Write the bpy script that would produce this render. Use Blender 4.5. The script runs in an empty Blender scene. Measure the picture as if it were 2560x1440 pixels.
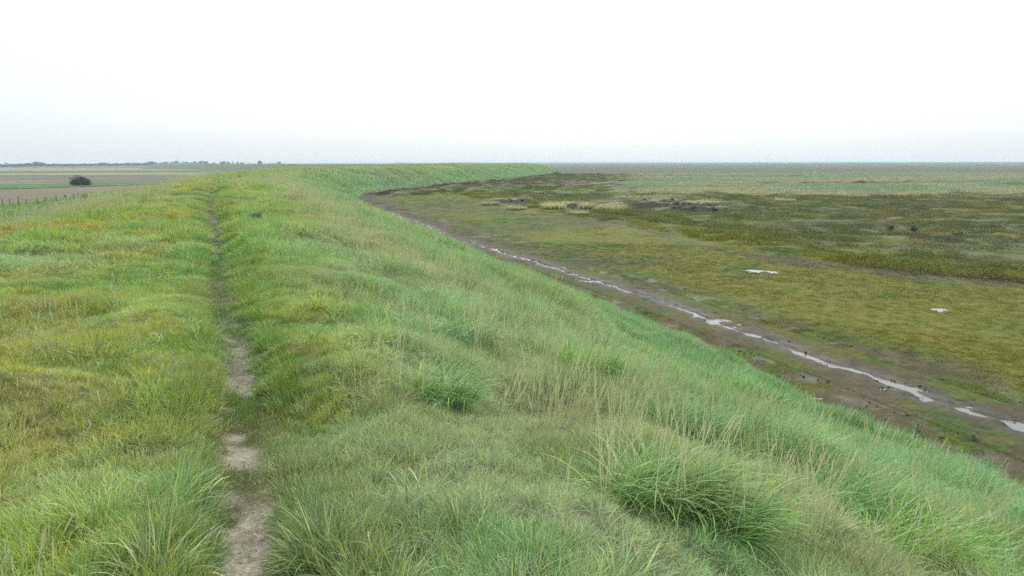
import bpy, math, random
import numpy as np
from mathutils import Matrix, Vector

# ---------------------------------------------------------------- camera, world, sun, exposure
S = bpy.context.scene
COL = S.collection
CAM_Z = 5.55
PITCH = math.radians(10.22)
ROLL = math.radians(-0.145)
cam_data = bpy.data.cameras.new('camera')
cam_data.sensor_width = 36.0
cam_data.lens = 24.6
cam_data.clip_start = 0.05
cam_data.clip_end = 40000
cam = bpy.data.objects.new('camera', cam_data)
COL.objects.link(cam)
CAM_M = Matrix.Translation((0, 0, CAM_Z)) @ Matrix.Rotation(math.pi/2 - PITCH, 4, 'X') @ Matrix.Rotation(ROLL, 4, 'Z')
cam.matrix_world = CAM_M
S.camera = cam

SUN_EL, SUN_AZ = math.radians(52), math.radians(8)          # azimuth from +Y towards +X
SUN_DIR = Vector((math.sin(SUN_AZ)*math.cos(SUN_EL), math.cos(SUN_AZ)*math.cos(SUN_EL), math.sin(SUN_EL)))
sun_data = bpy.data.lights.new('sun', 'SUN')
sun_data.energy = 1.5
sun_data.angle = math.radians(14)
sun_data.color = (1.0, 0.96, 0.90)
sun = bpy.data.objects.new('sun', sun_data)
COL.objects.link(sun)
sun.rotation_euler = (-SUN_DIR).to_track_quat('-Z', 'Y').to_euler()

W = bpy.data.worlds.new('World')
S.world = W
W.use_nodes = True
wn = W.node_tree.nodes
wl = W.node_tree.links
wn.clear()
sky = wn.new('ShaderNodeTexSky')
sky.sky_type = 'NISHITA'
sky.sun_disc = False
sky.sun_elevation = SUN_EL
sky.sun_rotation = SUN_AZ
sky.dust_density = 4.0
bg1 = wn.new('ShaderNodeBackground'); bg1.inputs[1].default_value = 0.05
wl.new(sky.outputs[0], bg1.inputs[0])
tc = wn.new('ShaderNodeTexCoord')
sep = wn.new('ShaderNodeSeparateXYZ'); wl.new(tc.outputs['Generated'], sep.inputs[0])
def wmath(op, a, b=None):
    n = wn.new('ShaderNodeMath'); n.operation = op
    for i, v in enumerate((a, b)):
        if v is None: continue
        if isinstance(v, (int, float)): n.inputs[i].default_value = v
        else: wl.new(v, n.inputs[i])
    return n.outputs[0]
zc = wmath('MAXIMUM', sep.outputs[2], 0.0)
dot = wn.new('ShaderNodeVectorMath'); dot.operation = 'DOT_PRODUCT'
wl.new(tc.outputs['Generated'], dot.inputs[0]); dot.inputs[1].default_value = SUN_DIR
glow = wmath('MULTIPLY', wmath('POWER', wmath('MAXIMUM', dot.outputs['Value'], 0.0), 6.0), 1.3)
lum = wmath('ADD', wmath('ADD', wmath('MULTIPLY', wmath('POWER', zc, 2.0), 1.35), 0.825), glow)   # overcast dome, brighter overhead
skc = wn.new('ShaderNodeMix'); skc.data_type = 'RGBA'
skc.inputs['A'].default_value = (0.86, 0.945, 1.0, 1); skc.inputs['B'].default_value = (0.91, 0.995, 1.0, 1)
wl.new(wmath('MINIMUM', wmath('MULTIPLY', zc, 5.0), 1.0), skc.inputs['Factor'])
bg2 = wn.new('ShaderNodeBackground')
cn = wn.new('ShaderNodeTexNoise'); cn.inputs['Scale'].default_value = 2.2; cn.inputs['Detail'].default_value = 4
cm = wn.new('ShaderNodeMapping'); cm.inputs['Scale'].default_value = (1, 1, 3.5); wl.new(tc.outputs['Generated'], cm.inputs[0]); wl.new(cm.outputs[0], cn.inputs['Vector'])
lum = wmath('MULTIPLY', lum, wmath('ADD', wmath('MULTIPLY', cn.outputs[0], 0.10), 0.95))      # faint cloud structure
wl.new(skc.outputs['Result'], bg2.inputs[0]); wl.new(lum, bg2.inputs[1])
addw = wn.new('ShaderNodeAddShader'); wl.new(bg1.outputs[0], addw.inputs[0]); wl.new(bg2.outputs[0], addw.inputs[1])
wo = wn.new('ShaderNodeOutputWorld'); wl.new(addw.outputs[0], wo.inputs[0])

S.view_settings.view_transform = 'Standard'
S.view_settings.look = 'None'
S.view_settings.exposure = 0.0
S.view_settings.gamma = 1.0
S.view_settings.use_curve_mapping = False
S.render.engine = 'CYCLES'
cy = S.cycles
cy.max_bounces = 5; cy.diffuse_bounces = 3; cy.glossy_bounces = 2; cy.transmission_bounces = 3
cy.transparent_max_bounces = 8; cy.volume_bounces = 0
cy.use_denoising = False; cy.denoiser = 'OPENIMAGEDENOISE'; cy.denoising_input_passes = 'RGB_ALBEDO_NORMAL'; cy.denoising_prefilter = 'ACCURATE'; cy.denoising_quality = 'HIGH'
cy.sample_clamp_indirect = 6
cy.caustics_reflective = False; cy.caustics_refractive = False

rng = np.random.default_rng(11)
random.seed(5)

# ---------------------------------------------------------------- helpers
FPX = 24.6/36.0*2560
def P(px, py, z=0.0):
    """point of the plane at height z seen at a photograph pixel (2560x1440)"""
    d = CAM_M.to_3x3() @ Vector(((px-1280)/FPX, -(py-720)/FPX, -1.0))
    t = (z-CAM_Z)/d.z
    return np.array([d.x*t, d.y*t, z])

def hash2(ix, iy, seed):
    h = (ix.astype(np.int64)*374761393 + iy.astype(np.int64)*668265263 + seed*1442695041) & 0xFFFFFFFF
    h = ((h ^ (h >> 13))*1274126177) & 0xFFFFFFFF
    h = h ^ (h >> 16)
    return (h & 0xFFFFFF)/float(0xFFFFFF)
def vnoise(x, y, seed=0):
    ix = np.floor(x); iy = np.floor(y)
    fx = x-ix; fy = y-iy
    fx = fx*fx*(3-2*fx); fy = fy*fy*(3-2*fy)
    a = hash2(ix, iy, seed); b = hash2(ix+1, iy, seed); c = hash2(ix, iy+1, seed); d = hash2(ix+1, iy+1, seed)
    return (a*(1-fx)+b*fx)*(1-fy) + (c*(1-fx)+d*fx)*fy
def fbm(x, y, scale, seed=0, oct=3):
    v = 0; amp = 1; tot = 0
    x = x/scale; y = y/scale
    for k in range(oct):
        c, s = math.cos(0.6+k), math.sin(0.6+k)
        v = v + amp*vnoise(x*c-y*s+17.3*k, x*s+y*c+5.1*k, seed+k*7)
        tot += amp; amp *= 0.5; x = x*2.03; y = y*2.03
    return v/tot                                            # 0..1, mean .5
def sstep(a, b, x):
    t = np.clip((x-a)/(b-a), 0, 1); return t*t*(3-2*t)
def catmull(pts, step):
    pts = np.asarray(pts, float); out = []
    p = np.vstack([2*pts[0]-pts[1], pts, 2*pts[-1]-pts[-2]])
    for i in range(1, len(p)-2):
        L = np.linalg.norm(p[i+1]-p[i]); n = int(min(40, max(2, L/step)))
        for k in range(n):
            t = k/n
            out.append(0.5*((2*p[i]) + (-p[i-1]+p[i+1])*t + (2*p[i-1]-5*p[i]+4*p[i+1]-p[i+2])*t*t + (-p[i-1]+3*p[i]-3*p[i+1]+p[i+2])*t**3))
    out.append(pts[-1])
    return np.array(out)
def dist_poly(x, y, pl):
    """distance to polyline (vectorised, chunked)"""
    out = np.empty(x.shape[0])
    A = pl[:-1]; D = pl[1:]-A; L2 = (D**2).sum(1)+1e-9
    for i in range(0, len(x), 20000):
        qx = x[i:i+20000, None]-A[:, 0]; qy = y[i:i+20000, None]-A[:, 1]
        t = np.clip((qx*D[:, 0]+qy*D[:, 1])/L2, 0, 1)
        out[i:i+20000] = np.sqrt(((qx-t*D[:, 0])**2+(qy-t*D[:, 1])**2).min(1))
    return out
def inside(x, y, poly):
    c = np.zeros(x.shape[0], bool); n = len(poly)
    for i in range(n):
        x0, y0 = poly[i]; x1, y1 = poly[(i+1) % n]
        if y0 == y1: continue
        m = (y0 > y) != (y1 > y)
        c ^= m & (x < (x1-x0)*(y-y0)/(y1-y0)+x0)
    return c

def put(name, me, parent=None, label=None, cat=None, group=None, kind=None, loc=None, rz=None):
    o = bpy.data.objects.new(name, me)
    COL.objects.link(o)
    if parent is not None: o.parent = parent
    if label: o['label'] = label
    if cat: o['category'] = cat
    if group: o['group'] = group
    if kind: o['kind'] = kind
    if loc is not None: o.location = loc
    if rz is not None: o.rotation_euler = (0, 0, rz)
    return o
def mesh(name, v, faces, mat=None, smooth=False, attrs=None, face_mat=None):
    me = bpy.data.meshes.new(name)
    v = np.asarray(v, np.float32)
    if isinstance(faces, np.ndarray):
        me.vertices.add(len(v)); me.vertices.foreach_set('co', v.ravel())
        k = faces.shape[1]; nf = len(faces)
        me.loops.add(nf*k); me.loops.foreach_set('vertex_index', faces.astype(np.int32).ravel())
        me.polygons.add(nf); me.polygons.foreach_set('loop_start', np.arange(0, nf*k, k, dtype=np.int32))
        me.update(calc_edges=True)
    else:
        me.from_pydata(v.tolist(), [], faces)
    if mat: me.materials.append(mat)
    if smooth: me.polygons.foreach_set('use_smooth', np.ones(len(me.polygons), bool))
    for k, (t, a) in (attrs or {}).items():
        at = me.attributes.new(k, t, 'POINT')
        a = np.asarray(a, np.float32)
        if t == 'FLOAT': at.data.foreach_set('value', a.ravel())
        elif t == 'FLOAT_VECTOR': at.data.foreach_set('vector', a.ravel())
        elif t == 'FLOAT_COLOR': at.data.foreach_set('color', np.concatenate([a, np.ones((len(a), 1), np.float32)], 1).ravel())
    me.update()
    return me
def tri_quads(faces):   # list helper
    return faces
def empty(name, loc, rz, label, cat, group=None):
    o = bpy.data.objects.new(name, None); COL.objects.link(o)
    o.empty_display_size = 0.2
    o.location = loc; o.rotation_euler = (0, 0, rz)
    o['label'] = label; o['category'] = cat
    if group: o['group'] = group
    return o
class MB:
    def __init__(s): s.v = []; s.f = []
    def tube(s, pts, rad, n=6, cap=True):
        pts = [Vector(p) for p in pts]; base = len(s.v)
        if not hasattr(rad, '__len__'): rad = [rad]*len(pts)
        for i, p in enumerate(pts):
            d = (pts[min(i+1, len(pts)-1)]-pts[max(i-1, 0)]).normalized()
            a = d.orthogonal().normalized() if i == 0 else (a-d*a.dot(d)).normalized()
            b = d.cross(a)
            for k in range(n):
                t = 2*math.pi*k/n
                s.v.append(tuple(p+(a*math.cos(t)+b*math.sin(t))*rad[i]))
        for i in range(len(pts)-1):
            for k in range(n):
                s.f.append((base+i*n+k, base+i*n+(k+1) % n, base+(i+1)*n+(k+1) % n, base+(i+1)*n+k))
        if cap:
            s.f.append(tuple(base+k for k in range(n))[::-1]); s.f.append(tuple(base+(len(pts)-1)*n+k for k in range(n)))
        return s
    def box(s, c, h, rz=0):
        base = len(s.v); cs, sn = math.cos(rz), math.sin(rz)
        for dz in (-1, 1):
            for dx, dy in ((-1, -1), (1, -1), (1, 1), (-1, 1)):
                x, y = dx*h[0], dy*h[1]
                s.v.append((c[0]+x*cs-y*sn, c[1]+x*sn+y*cs, c[2]+dz*h[2]))
        for f in ((3, 2, 1, 0), (4, 5, 6, 7), (0, 1, 5, 4), (1, 2, 6, 5), (2, 3, 7, 6), (3, 0, 4, 7)): s.f.append(tuple(base+i for i in f))
        return s
    def lump(s, c, r, seed=0, n=8, m=5, rough=.25):
        rr = random.Random(seed); base = len(s.v)
        for i in range(m+1):
            ph = math.pi*i/m
            for k in range(n):
                t = 2*math.pi*k/n; q = 1+rr.uniform(-rough, rough)
                s.v.append((c[0]+r[0]*q*math.sin(ph)*math.cos(t), c[1]+r[1]*q*math.sin(ph)*math.sin(t), c[2]+r[2]*q*math.cos(ph)))
        for i in range(m):
            for k in range(n): s.f.append((base+i*n+k, base+(i+1)*n+k, base+(i+1)*n+(k+1) % n, base+i*n+(k+1) % n))
        return s
    def me(s, name, mat, smooth=False): return mesh(name, s.v, s.f, mat, smooth)

# ---------------------------------------------------------------- materials
def newmat(name):
    m = bpy.data.materials.new(name); m.use_nodes = True
    m.node_tree.nodes.clear()
    return m, m.node_tree.nodes, m.node_tree.links
def simple(name, col, rough=0.8, var=0.25, scale=8.0, spec=0.3, bump=0.0, metal=0.0):
    m, n, l = newmat(name)
    o = n.new('ShaderNodeOutputMaterial'); b = n.new('ShaderNodeBsdfPrincipled')
    tx = n.new('ShaderNodeTexCoord'); no = n.new('ShaderNodeTexNoise'); no.inputs['Scale'].default_value = scale; no.inputs['Detail'].default_value = 5
    l.new(tx.outputs['Object'], no.inputs['Vector'])
    r = n.new('ShaderNodeMapRange'); r.inputs[1].default_value = .25; r.inputs[2].default_value = .75; r.inputs[3].default_value = 1-var; r.inputs[4].default_value = 1+var
    l.new(no.outputs[0], r.inputs[0])
    mx = n.new('ShaderNodeVectorMath'); mx.operation = 'SCALE'; mx.inputs[0].default_value = col; l.new(r.outputs[0], mx.inputs['Scale'])
    l.new(mx.outputs[0], b.inputs['Base Color'])
    b.inputs['Roughness'].default_value = rough; b.inputs['Specular IOR Level'].default_value = spec; b.inputs['Metallic'].default_value = metal
    if bump:
        bp = n.new('ShaderNodeBump'); bp.inputs['Strength'].default_value = bump; bp.inputs['Distance'].default_value = .02
        l.new(no.outputs[0], bp.inputs['Height']); l.new(bp.outputs[0], b.inputs['Normal'])
    l.new(b.outputs[0], o.inputs[0])
    return m
def leafmat(name, src, yellow=(.34, .34, .09), straw=(.56, .59, .35), ymix=.8, trans=.27, const=None, rough=.55, spec=.14):
    """blade colour = tint of the plant x own random value of the blade"""
    m, n, l = newmat(name)
    o = n.new('ShaderNodeOutputMaterial')
    if const is None:
        t = n.new('ShaderNodeAttribute'); t.attribute_type = src; t.attribute_name = 'tint'; tint = t.outputs['Vector']
    else:
        t = n.new('ShaderNodeCombineXYZ')
        for i in range(3): t.inputs[i].default_value = const[i]
        tint = t.outputs[0]
    a = n.new('ShaderNodeAttribute'); a.attribute_type = 'GEOMETRY'; a.attribute_name = 'bv'
    r = n.new('ShaderNodeMapRange'); r.inputs[3].default_value = .62; r.inputs[4].default_value = 1.38
    fr = n.new('ShaderNodeMath'); fr.operation = 'MULTIPLY'; fr.inputs[1].default_value = 7.31; l.new(a.outputs['Fac'], fr.inputs[0])
    fc = n.new('ShaderNodeMath'); fc.operation = 'FRACT'; l.new(fr.outputs[0], fc.inputs[0]); l.new(fc.outputs[0], r.inputs[0])
    sc = n.new('ShaderNodeVectorMath'); sc.operation = 'SCALE'; l.new(tint, sc.inputs[0]); l.new(r.outputs[0], sc.inputs['Scale'])
    def mixin(prev, col, lo, hi, amt):
        mr = n.new('ShaderNodeMapRange'); mr.inputs[1].default_value = lo; mr.inputs[2].default_value = hi; mr.inputs[3].default_value = 0; mr.inputs[4].default_value = amt
        l.new(a.outputs['Fac'], mr.inputs[0])
        mx = n.new('ShaderNodeMix'); mx.data_type = 'RGBA'; l.new(mr.outputs[0], mx.inputs['Factor']); l.new(prev, mx.inputs['A'])
        if isinstance(col, tuple): mx.inputs['B'].default_value = (*col, 1)
        else: l.new(col, mx.inputs['B'])
        return mx.outputs['Result']
    yl = n.new('ShaderNodeVectorMath'); yl.operation = 'MULTIPLY'; l.new(sc.outputs[0], yl.inputs[0]); yl.inputs[1].default_value = (1.42, 1.13, .52)
    c = mixin(sc.outputs[0], yl.outputs[0], .55, .72, ymix)
    c = mixin(c, straw, .9, .93, .8)
    b = n.new('ShaderNodeBsdfPrincipled'); b.inputs['Roughness'].default_value = rough; b.inputs['Specular IOR Level'].default_value = spec
    l.new(c, b.inputs['Base Color'])
    tr = n.new('ShaderNodeBsdfTranslucent'); l.new(c, tr.inputs[0])
    ms = n.new('ShaderNodeMixShader'); ms.inputs[0].default_value = trans
    l.new(b.outputs[0], ms.inputs[1]); l.new(tr.outputs[0], ms.inputs[2]); l.new(ms.outputs[0], o.inputs[0])
    return m
M_GRASS = leafmat('grass_blades', 'INSTANCER')
M_HERB = leafmat('marsh_herb_leaves', 'INSTANCER', yellow=(.20, .18, .05), straw=(.30, .27, .14), ymix=.3, trans=.2, spec=.12, rough=.7)
M_TUSS = leafmat('tussock_blades', 'GEOMETRY', ymix=.35)
M_WOOD = simple('weathered_wood', (.17, .145, .12), .9, .35, 14, bump=.4)
M_DRIFT = simple('bleached_driftwood', (.36, .33, .29), .8, .3, 20, bump=.4)
M_DARKW = simple('wet_dark_wood', (.045, .04, .036), .7, .4, 6, bump=.4)
M_PALE = simple('pale_sunbleached_wood', (.40, .38, .35), .8, .2, 6)
M_WIRE = simple('rusty_wire', (.16, .11, .085), .6, .3, 5, metal=.3)
M_BARK = simple('tree_bark', (.05, .045, .035), .9, .3, 5)
M_WHITE = simple('white_feathers', (.80, .80, .78), .7, .05, 5)
M_CLOD = simple('mud_clod', (.055, .045, .036), .75, .4, 9, bump=.6)
M_GRIT = simple('grit', (.22, .19, .15), .9, .4, 30)
M_SHELL = simple('pale_shell', (.62, .58, .50), .6, .2, 9)

def ground_mat(name, rough=.92, grain=.25, bump=.5, spec=.2, detail_scales=((9.0, .22), (45.0, .20)), wet=False):
    m, n, l = newmat(name)
    o = n.new('ShaderNodeOutputMaterial'); b = n.new('ShaderNodeBsdfPrincipled')
    t = n.new('ShaderNodeAttribute'); t.attribute_name = 'tint'
    g = n.new('ShaderNodeNewGeometry')
    cur = t.outputs['Vector']; first = None
    for sc, am in detail_scales:
        no = n.new('ShaderNodeTexNoise'); no.inputs['Scale'].default_value = sc; no.inputs['Detail'].default_value = 6; no.inputs['Roughness'].default_value = .65
        l.new(g.outputs['Position'], no.inputs['Vector'])
        r = n.new('ShaderNodeMapRange'); r.inputs[1].default_value = .3; r.inputs[2].default_value = .7; r.inputs[3].default_value = 1-am*1.6; r.inputs[4].default_value = 1+am*1.6
        l.new(no.outputs[0], r.inputs[0])
        s = n.new('ShaderNodeVectorMath'); s.operation = 'SCALE'; l.new(cur, s.inputs[0]); l.new(r.outputs[0], s.inputs['Scale']); cur = s.outputs[0]
        first = first or no
    l.new(cur, b.inputs['Base Color'])
    b.inputs['Roughness'].default_value = rough; b.inputs['Specular IOR Level'].default_value = spec
    if wet:
        wa = n.new('ShaderNodeAttribute'); wa.attribute_name = 'wet'
        wr = n.new('ShaderNodeMapRange'); wr.inputs[3].default_value = rough; wr.inputs[4].default_value = .55
        l.new(wa.outputs['Fac'], wr.inputs[0]); l.new(wr.outputs[0], b.inputs['Roughness'])
    bp = n.new('ShaderNodeBump'); bp.inputs['Strength'].default_value = bump; bp.inputs['Distance'].default_value = .05
    l.new(first.outputs[0], bp.inputs['Height']); l.new(bp.outputs[0], b.inputs['Normal'])
    l.new(b.outputs[0], o.inputs[0])
    return m
M_GROUND = ground_mat('ground_turf')
M_SOIL = ground_mat('bare_soil', .95, bump=1.0, detail_scales=((6.0, .16), (26.0, .24), (110.0, .28)))
M_MUD = ground_mat('wet_mud', .9, bump=1.0, spec=.2, detail_scales=((2.2, .16), (9.0, .28), (45.0, .28)), wet=True)
M_FIELD = ground_mat('field_soil', .95, detail_scales=((.9, .14), (4.0, .14)))

def water_mat(name, base=(.13, .115, .095), rough=.09, bs=.12):
    m, n, l = newmat(name)
    o = n.new('ShaderNodeOutputMaterial'); b = n.new('ShaderNodeBsdfPrincipled')
    b.inputs['Base Color'].default_value = (*base, 1); b.inputs['Roughness'].default_value = rough
    b.inputs['Specular IOR Level'].default_value = .9
    b.inputs['IOR'].default_value = 1.4
    g = n.new('ShaderNodeNewGeometry'); no = n.new('ShaderNodeTexNoise'); no.inputs['Scale'].default_value = 6; l.new(g.outputs['Position'], no.inputs['Vector'])
    bp = n.new('ShaderNodeBump'); bp.inputs['Strength'].default_value = bs; bp.inputs['Distance'].default_value = .01
    l.new(no.outputs[0], bp.inputs['Height']); l.new(bp.outputs[0], b.inputs['Normal']); l.new(b.outputs[0], o.inputs[0])
    return m
M_WATER = water_mat('still_water')
M_RILL = water_mat('rill_water', (.085, .075, .062), .16, .3)
M_SEA = water_mat('sea_water', (.30, .31, .31), .35, .0)

# ---------------------------------------------------------------- plan of the place
toe_px = [(2560, 1230), (2440, 1190), (2300, 1115), (2150, 1055), (2000, 985), (1900, 925), (1800, 880), (1700, 850), (1600, 803), (1500, 757),
          (1400, 717), (1300, 678), (1200, 637), (1100, 592), (1000, 555), (930, 522), (885, 500), (905, 484), (960, 472), (1100, 460), (1200, 450), (1300, 441), (1385, 432)]
toe = [P(a, b, .15)[:2] for a, b in toe_px]
d0 = (toe[0]-toe[3]); d0 /= np.linalg.norm(d0)
behind = [toe[0]+d0*k for k in (300, 120, 50, 20, 8)]
far = [(26, 352), (14, 374), (-50, 430), (-150, 515), (-285, 640), (-345, 730), (-430, 900), (-560, 1200), (-640, 1500), (-560, 1680), (-300, 1800), (-150, 2050), (-200, 3500), (-200, 9500)]
TOE = catmull(behind+list(toe)+[np.array(p, float) for p in far], 4.0)
MARSH_POLY = np.vstack([TOE, [(12000, 9500), (12000, -6000), (TOE[0][0], -6000)]])
path_px = [(640, 1440), (622, 1370), (625, 1290), (600, 1180), (595, 1080), (605, 1000), (600, 930), (598, 870), (572, 800), (550, 740), (545, 680), (545, 620), (537, 575), (527, 530), (525, 495), (535, 470), (560, 455), (600, 443), (665, 432)]
pth = [P(a, b, 4.0)[:2] for a, b in path_px]
pb = pth[0]-pth[1]; pb /= np.linalg.norm(pb)
PATH = catmull([pth[0]+pb*4+np.array([.9, 0]), pth[0]+pb*1.5+np.array([.2, 0])]+pth+[np.array([-30, 105]), np.array([-22, 130])], .5)
rill_px = [(960, 528), (1020, 548), (1060, 562), (1110, 588), (1180, 608), (1240, 627), (1310, 648), (1400, 674), (1500, 707), (1600, 738), (1680, 764), (1760, 795), (1840, 824), (1920, 850), (2000, 877), (2060, 902), (2130, 927), (2200, 950), (2280, 983), (2360, 1012), (2440, 1040), (2500, 1058), (2560, 1077), (2700, 1140), (2900, 1230)]
RILL = catmull([P(a, b, 0)[:2] for a, b in rill_px], .5)
# boundary between the short turf and the taller marsh behind it: y as a function of x
cb = [P(a, b, 0)[:2] for a, b in [(3400, 840), (3000, 775), (2560, 712), (2300, 690), (2050, 662), (1860, 640), (1700, 600), (1560, 562), (1400, 545), (1180, 543), (1000, 470)]]
CBX = np.array([c[0] for c in cb][::-1]); CBY = np.array([c[1] for c in cb][::-1])
CRK = [(P(1695, 519)[:2], 7.0, 6.5, .8), (P(1640, 513)[:2], 4.5, 5, .75), (P(1755, 526)[:2], 4.0, 5, .6), (P(1435, 518)[:2], 2.6, 4.0, .45),
       (P(1270, 507)[:2], 3.2, 4.5, .4), (P(1535, 512)[:2], 3.5, 4, .4), (P(1515, 461)[:2], 3.0, 8, .5), (P(2420, 590)[:2], 1.6, 1.6, .3), (P(2250, 575)[:2], 2.2, 1.8, .3)]
PUDS = [((1885, 679), .42, .55), ((1929, 681), .29, .50), ((2349, 777), .24, .28)]

PROF_S = np.array([-1e5, -.3, 0, .8, 2, 5, 9.0, 10.4, 11.6, 13, 16.5, 17.8, 19.2, 22, 27, 30, 34, 1e5])
PROF_Z = np.array([0, 0, .06, .24, .66, 1.95, 3.50, 3.86, 3.98, 4.0, 3.98, 3.86, 3.45, 2.5, .85, .25, .0, 0])
def sdist(x, y):
    s = np.full(x.shape, 400.0)
    near = (np.abs(x) < 3500) & (y < 9400)
    s[near] = dist_poly(x[near], y[near], TOE)
    ins = inside(x, y, MARSH_POLY)
    return np.where(ins, -s, s)
def pdist(x, y):
    d = np.full(x.shape, 99.0)
    m = (np.abs(x) < 60) & (y > -12) & (y < 140)
    d[m] = dist_poly(x[m], y[m], PATH)
    return d
def creek(x, y):
    h = np.zeros(x.shape); wob = (fbm(x, y, 3.0, 91)-.5)*.9
    for (c, a, b, dep) in CRK:
        q = np.sqrt(((x-c[0])/a)**2+((y-c[1])/b)**2)+wob
        h = np.maximum(h, dep*(1-sstep(.72, .98, q)))
    return h*.45
def creek_bank(x, y):
    """low eroded bank standing behind each muddy hollow; returns height and a mask of its bare front"""
    h = np.zeros(x.shape); f = np.zeros(x.shape); wob = (fbm(x, y, 2.2, 93, 3)-.5)*2.4
    for (c, a, b, dep) in CRK[:7]:
        v = y-(c[1]+b*.35)+wob; e = np.exp(-(np.abs(x-c[0])/(a*1.25))**4)
        k = sstep(0, .8, v)*np.exp(-(np.maximum(0, v-1.2)/5.0)**2)*e
        h = np.maximum(h, k*dep*1.05); f = np.maximum(f, e*sstep(-.5, .1, v)*(1-sstep(.9, 1.5, v)))
    return h, f
def mound(x, y):
    """tussocky relief of the bank turf"""
    a = fbm(x, y, 1.5, 3, 2); b = fbm(x, y, .6, 9, 2)
    return (a-.5)*.40+(b-.5)*.20
def height(x, y, s=None, pd=None):
    if s is None: s = sdist(x, y)
    if pd is None: pd = pdist(x, y)
    sw = s + (fbm(x, y, 5, 31, 2)-.5)*.8*sstep(0, 4, s)*(1-sstep(28, 34, s))
    z = np.interp(sw, PROF_S, PROF_Z)
    r = np.hypot(x, y)
    z = z*(1+.10*sstep(180, 330, r)*(s > 0))
    onb = sstep(.3, 2.5, s)*(1-sstep(30, 36, s))
    pathw = np.exp(-(pd/.38)**2)
    z = z + mound(x, y)*onb*(1-.85*pathw)
    z = z - .08*np.exp(-(pd/.26)**2)
    # seaward side
    m = sstep(0, 2.0, -s)
    yc = np.interp(x, CBX, CBY)
    veg = m*sstep(0, 3, y-yc)*sstep(12, 28, -s)*(1-sstep(300, 500, r))
    z = z + m*((fbm(x, y, 1.2, 44, 3)-.5)*.07) + veg*((fbm(x, y, 2.6, 57, 3)-.45)*.34+(fbm(x, y, 14, 58, 2)-.5)*.30)
    z = z - m*creek(x, y) + m*creek_bank(x, y)[0]
    # rough grass beyond the bank
    l = sstep(30, 36, s)*(1-sstep(43, 46, s)*sstep(10, 60, r))*(1-sstep(150, 300, r))
    z = z + l*((fbm(x, y, 2.2, 71, 3)-.5)*.35)
    return z

def C(*a): return np.array(a, float)
YEL = C(.355, .38, .06); OCH = C(.345, .345, .065); GRN = C(.16, .34, .055); MINT = C(.26, .435, .20)
BLU = C(.27, .42, .23); STRAW = C(.46, .43, .26); DRK = C(.07, .19, .04); LIM = C(.275, .425, .105)
def lerp(a, b, t):
    t = np.asarray(t)[..., None]; return a*(1-t)+b*t
def bank_tint(x, y, s, pd):
    n1 = fbm(x, y, 2.6, 101, 3); n2 = fbm(x, y, 1.1, 111, 3); n3 = fbm(x, y, 6.0, 121, 3); n4 = fbm(x, y, .5, 131, 2)
    n = x.shape[0]
    c = np.tile(GRN, (n, 1))
    side = sstep(12.2, 13.8, s)                            # landward of the path: ochre turf
    base_l = lerp(lerp(LIM, YEL, sstep(.35, .6, n1)), OCH*C(1, .95, 1), sstep(.45, .62, n2)*.75)
    base_r = lerp(lerp(LIM*.95, MINT, 1-sstep(8, 11, s)), MINT*1.02, sstep(.32, .60, n3))
    base_r = lerp(base_r, LIM, .55*sstep(8.6, 11, s)); base_r = lerp(base_r, YEL, sstep(.48, .64, n1)*.7*sstep(8.5, 11.5, s))
    c = lerp(base_r, base_l, side)
    c = lerp(c, GRN, sstep(.50, .64, 1-n2)*(.35+.4*sstep(8, 11, s)))
    c = lerp(c, BLU, sstep(.58, .70, n3)*.75*sstep(8.0, 9.5, s))
    band = np.exp(-((s-10.2-(n3-.5)*2.5)/.9)**2)*(1-sstep(12, 25, np.hypot(x, y)))             # blue-grey couch grass below the edge of the crest
    c = lerp(c, BLU*.98, band*.75)
    sb = np.exp(-((s-8.4-1.6*sstep(6, 22, y)-(n1-.5)*2)/1.0)**2)*sstep(.30, .52, n3)+.5*np.exp(-((s-6.4-(n1-.5)*2)/.8)**2)*sstep(.40, .6, n3)   # bleached band half-way down
    c = lerp(c, STRAW*.95, np.clip(sb, 0, 1)*.68)
    low = 1-sstep(2.6, 4.6, s+(n1-.5)*2.0)
    c = lerp(c, C(.235, .42, .21), low*.92)
    c = lerp(c, DRK*1.2, sstep(.60, .72, n4)*.35)
    c = lerp(c, STRAW*.75, sstep(.60, .72, fbm(x, y, 1.6, 141, 2))*.35)
    land = sstep(17.0, 19.0, s)
    c = lerp(c, lerp(MINT*.95, STRAW*.9, sstep(.42, .62, n1)*.8*(1-sstep(20, 26, s))), land*.85)
    c = lerp(c, lerp(MINT*.75, GRN*.9, sstep(.4, .6, n2)), sstep(27, 31, s))
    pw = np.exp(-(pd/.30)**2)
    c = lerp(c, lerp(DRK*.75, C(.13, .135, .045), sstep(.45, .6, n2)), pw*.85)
    return c
OLV = C(.142, .150, .013); OLG = C(.070, .125, .014); BRN = C(.085, .062, .042); MUD = C(.088, .069, .049); PUR = C(.125, .100, .082)
VEG = C(.088, .102, .046); VGD = C(.062, .088, .040); ORG = C(.180, .150, .020)
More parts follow.
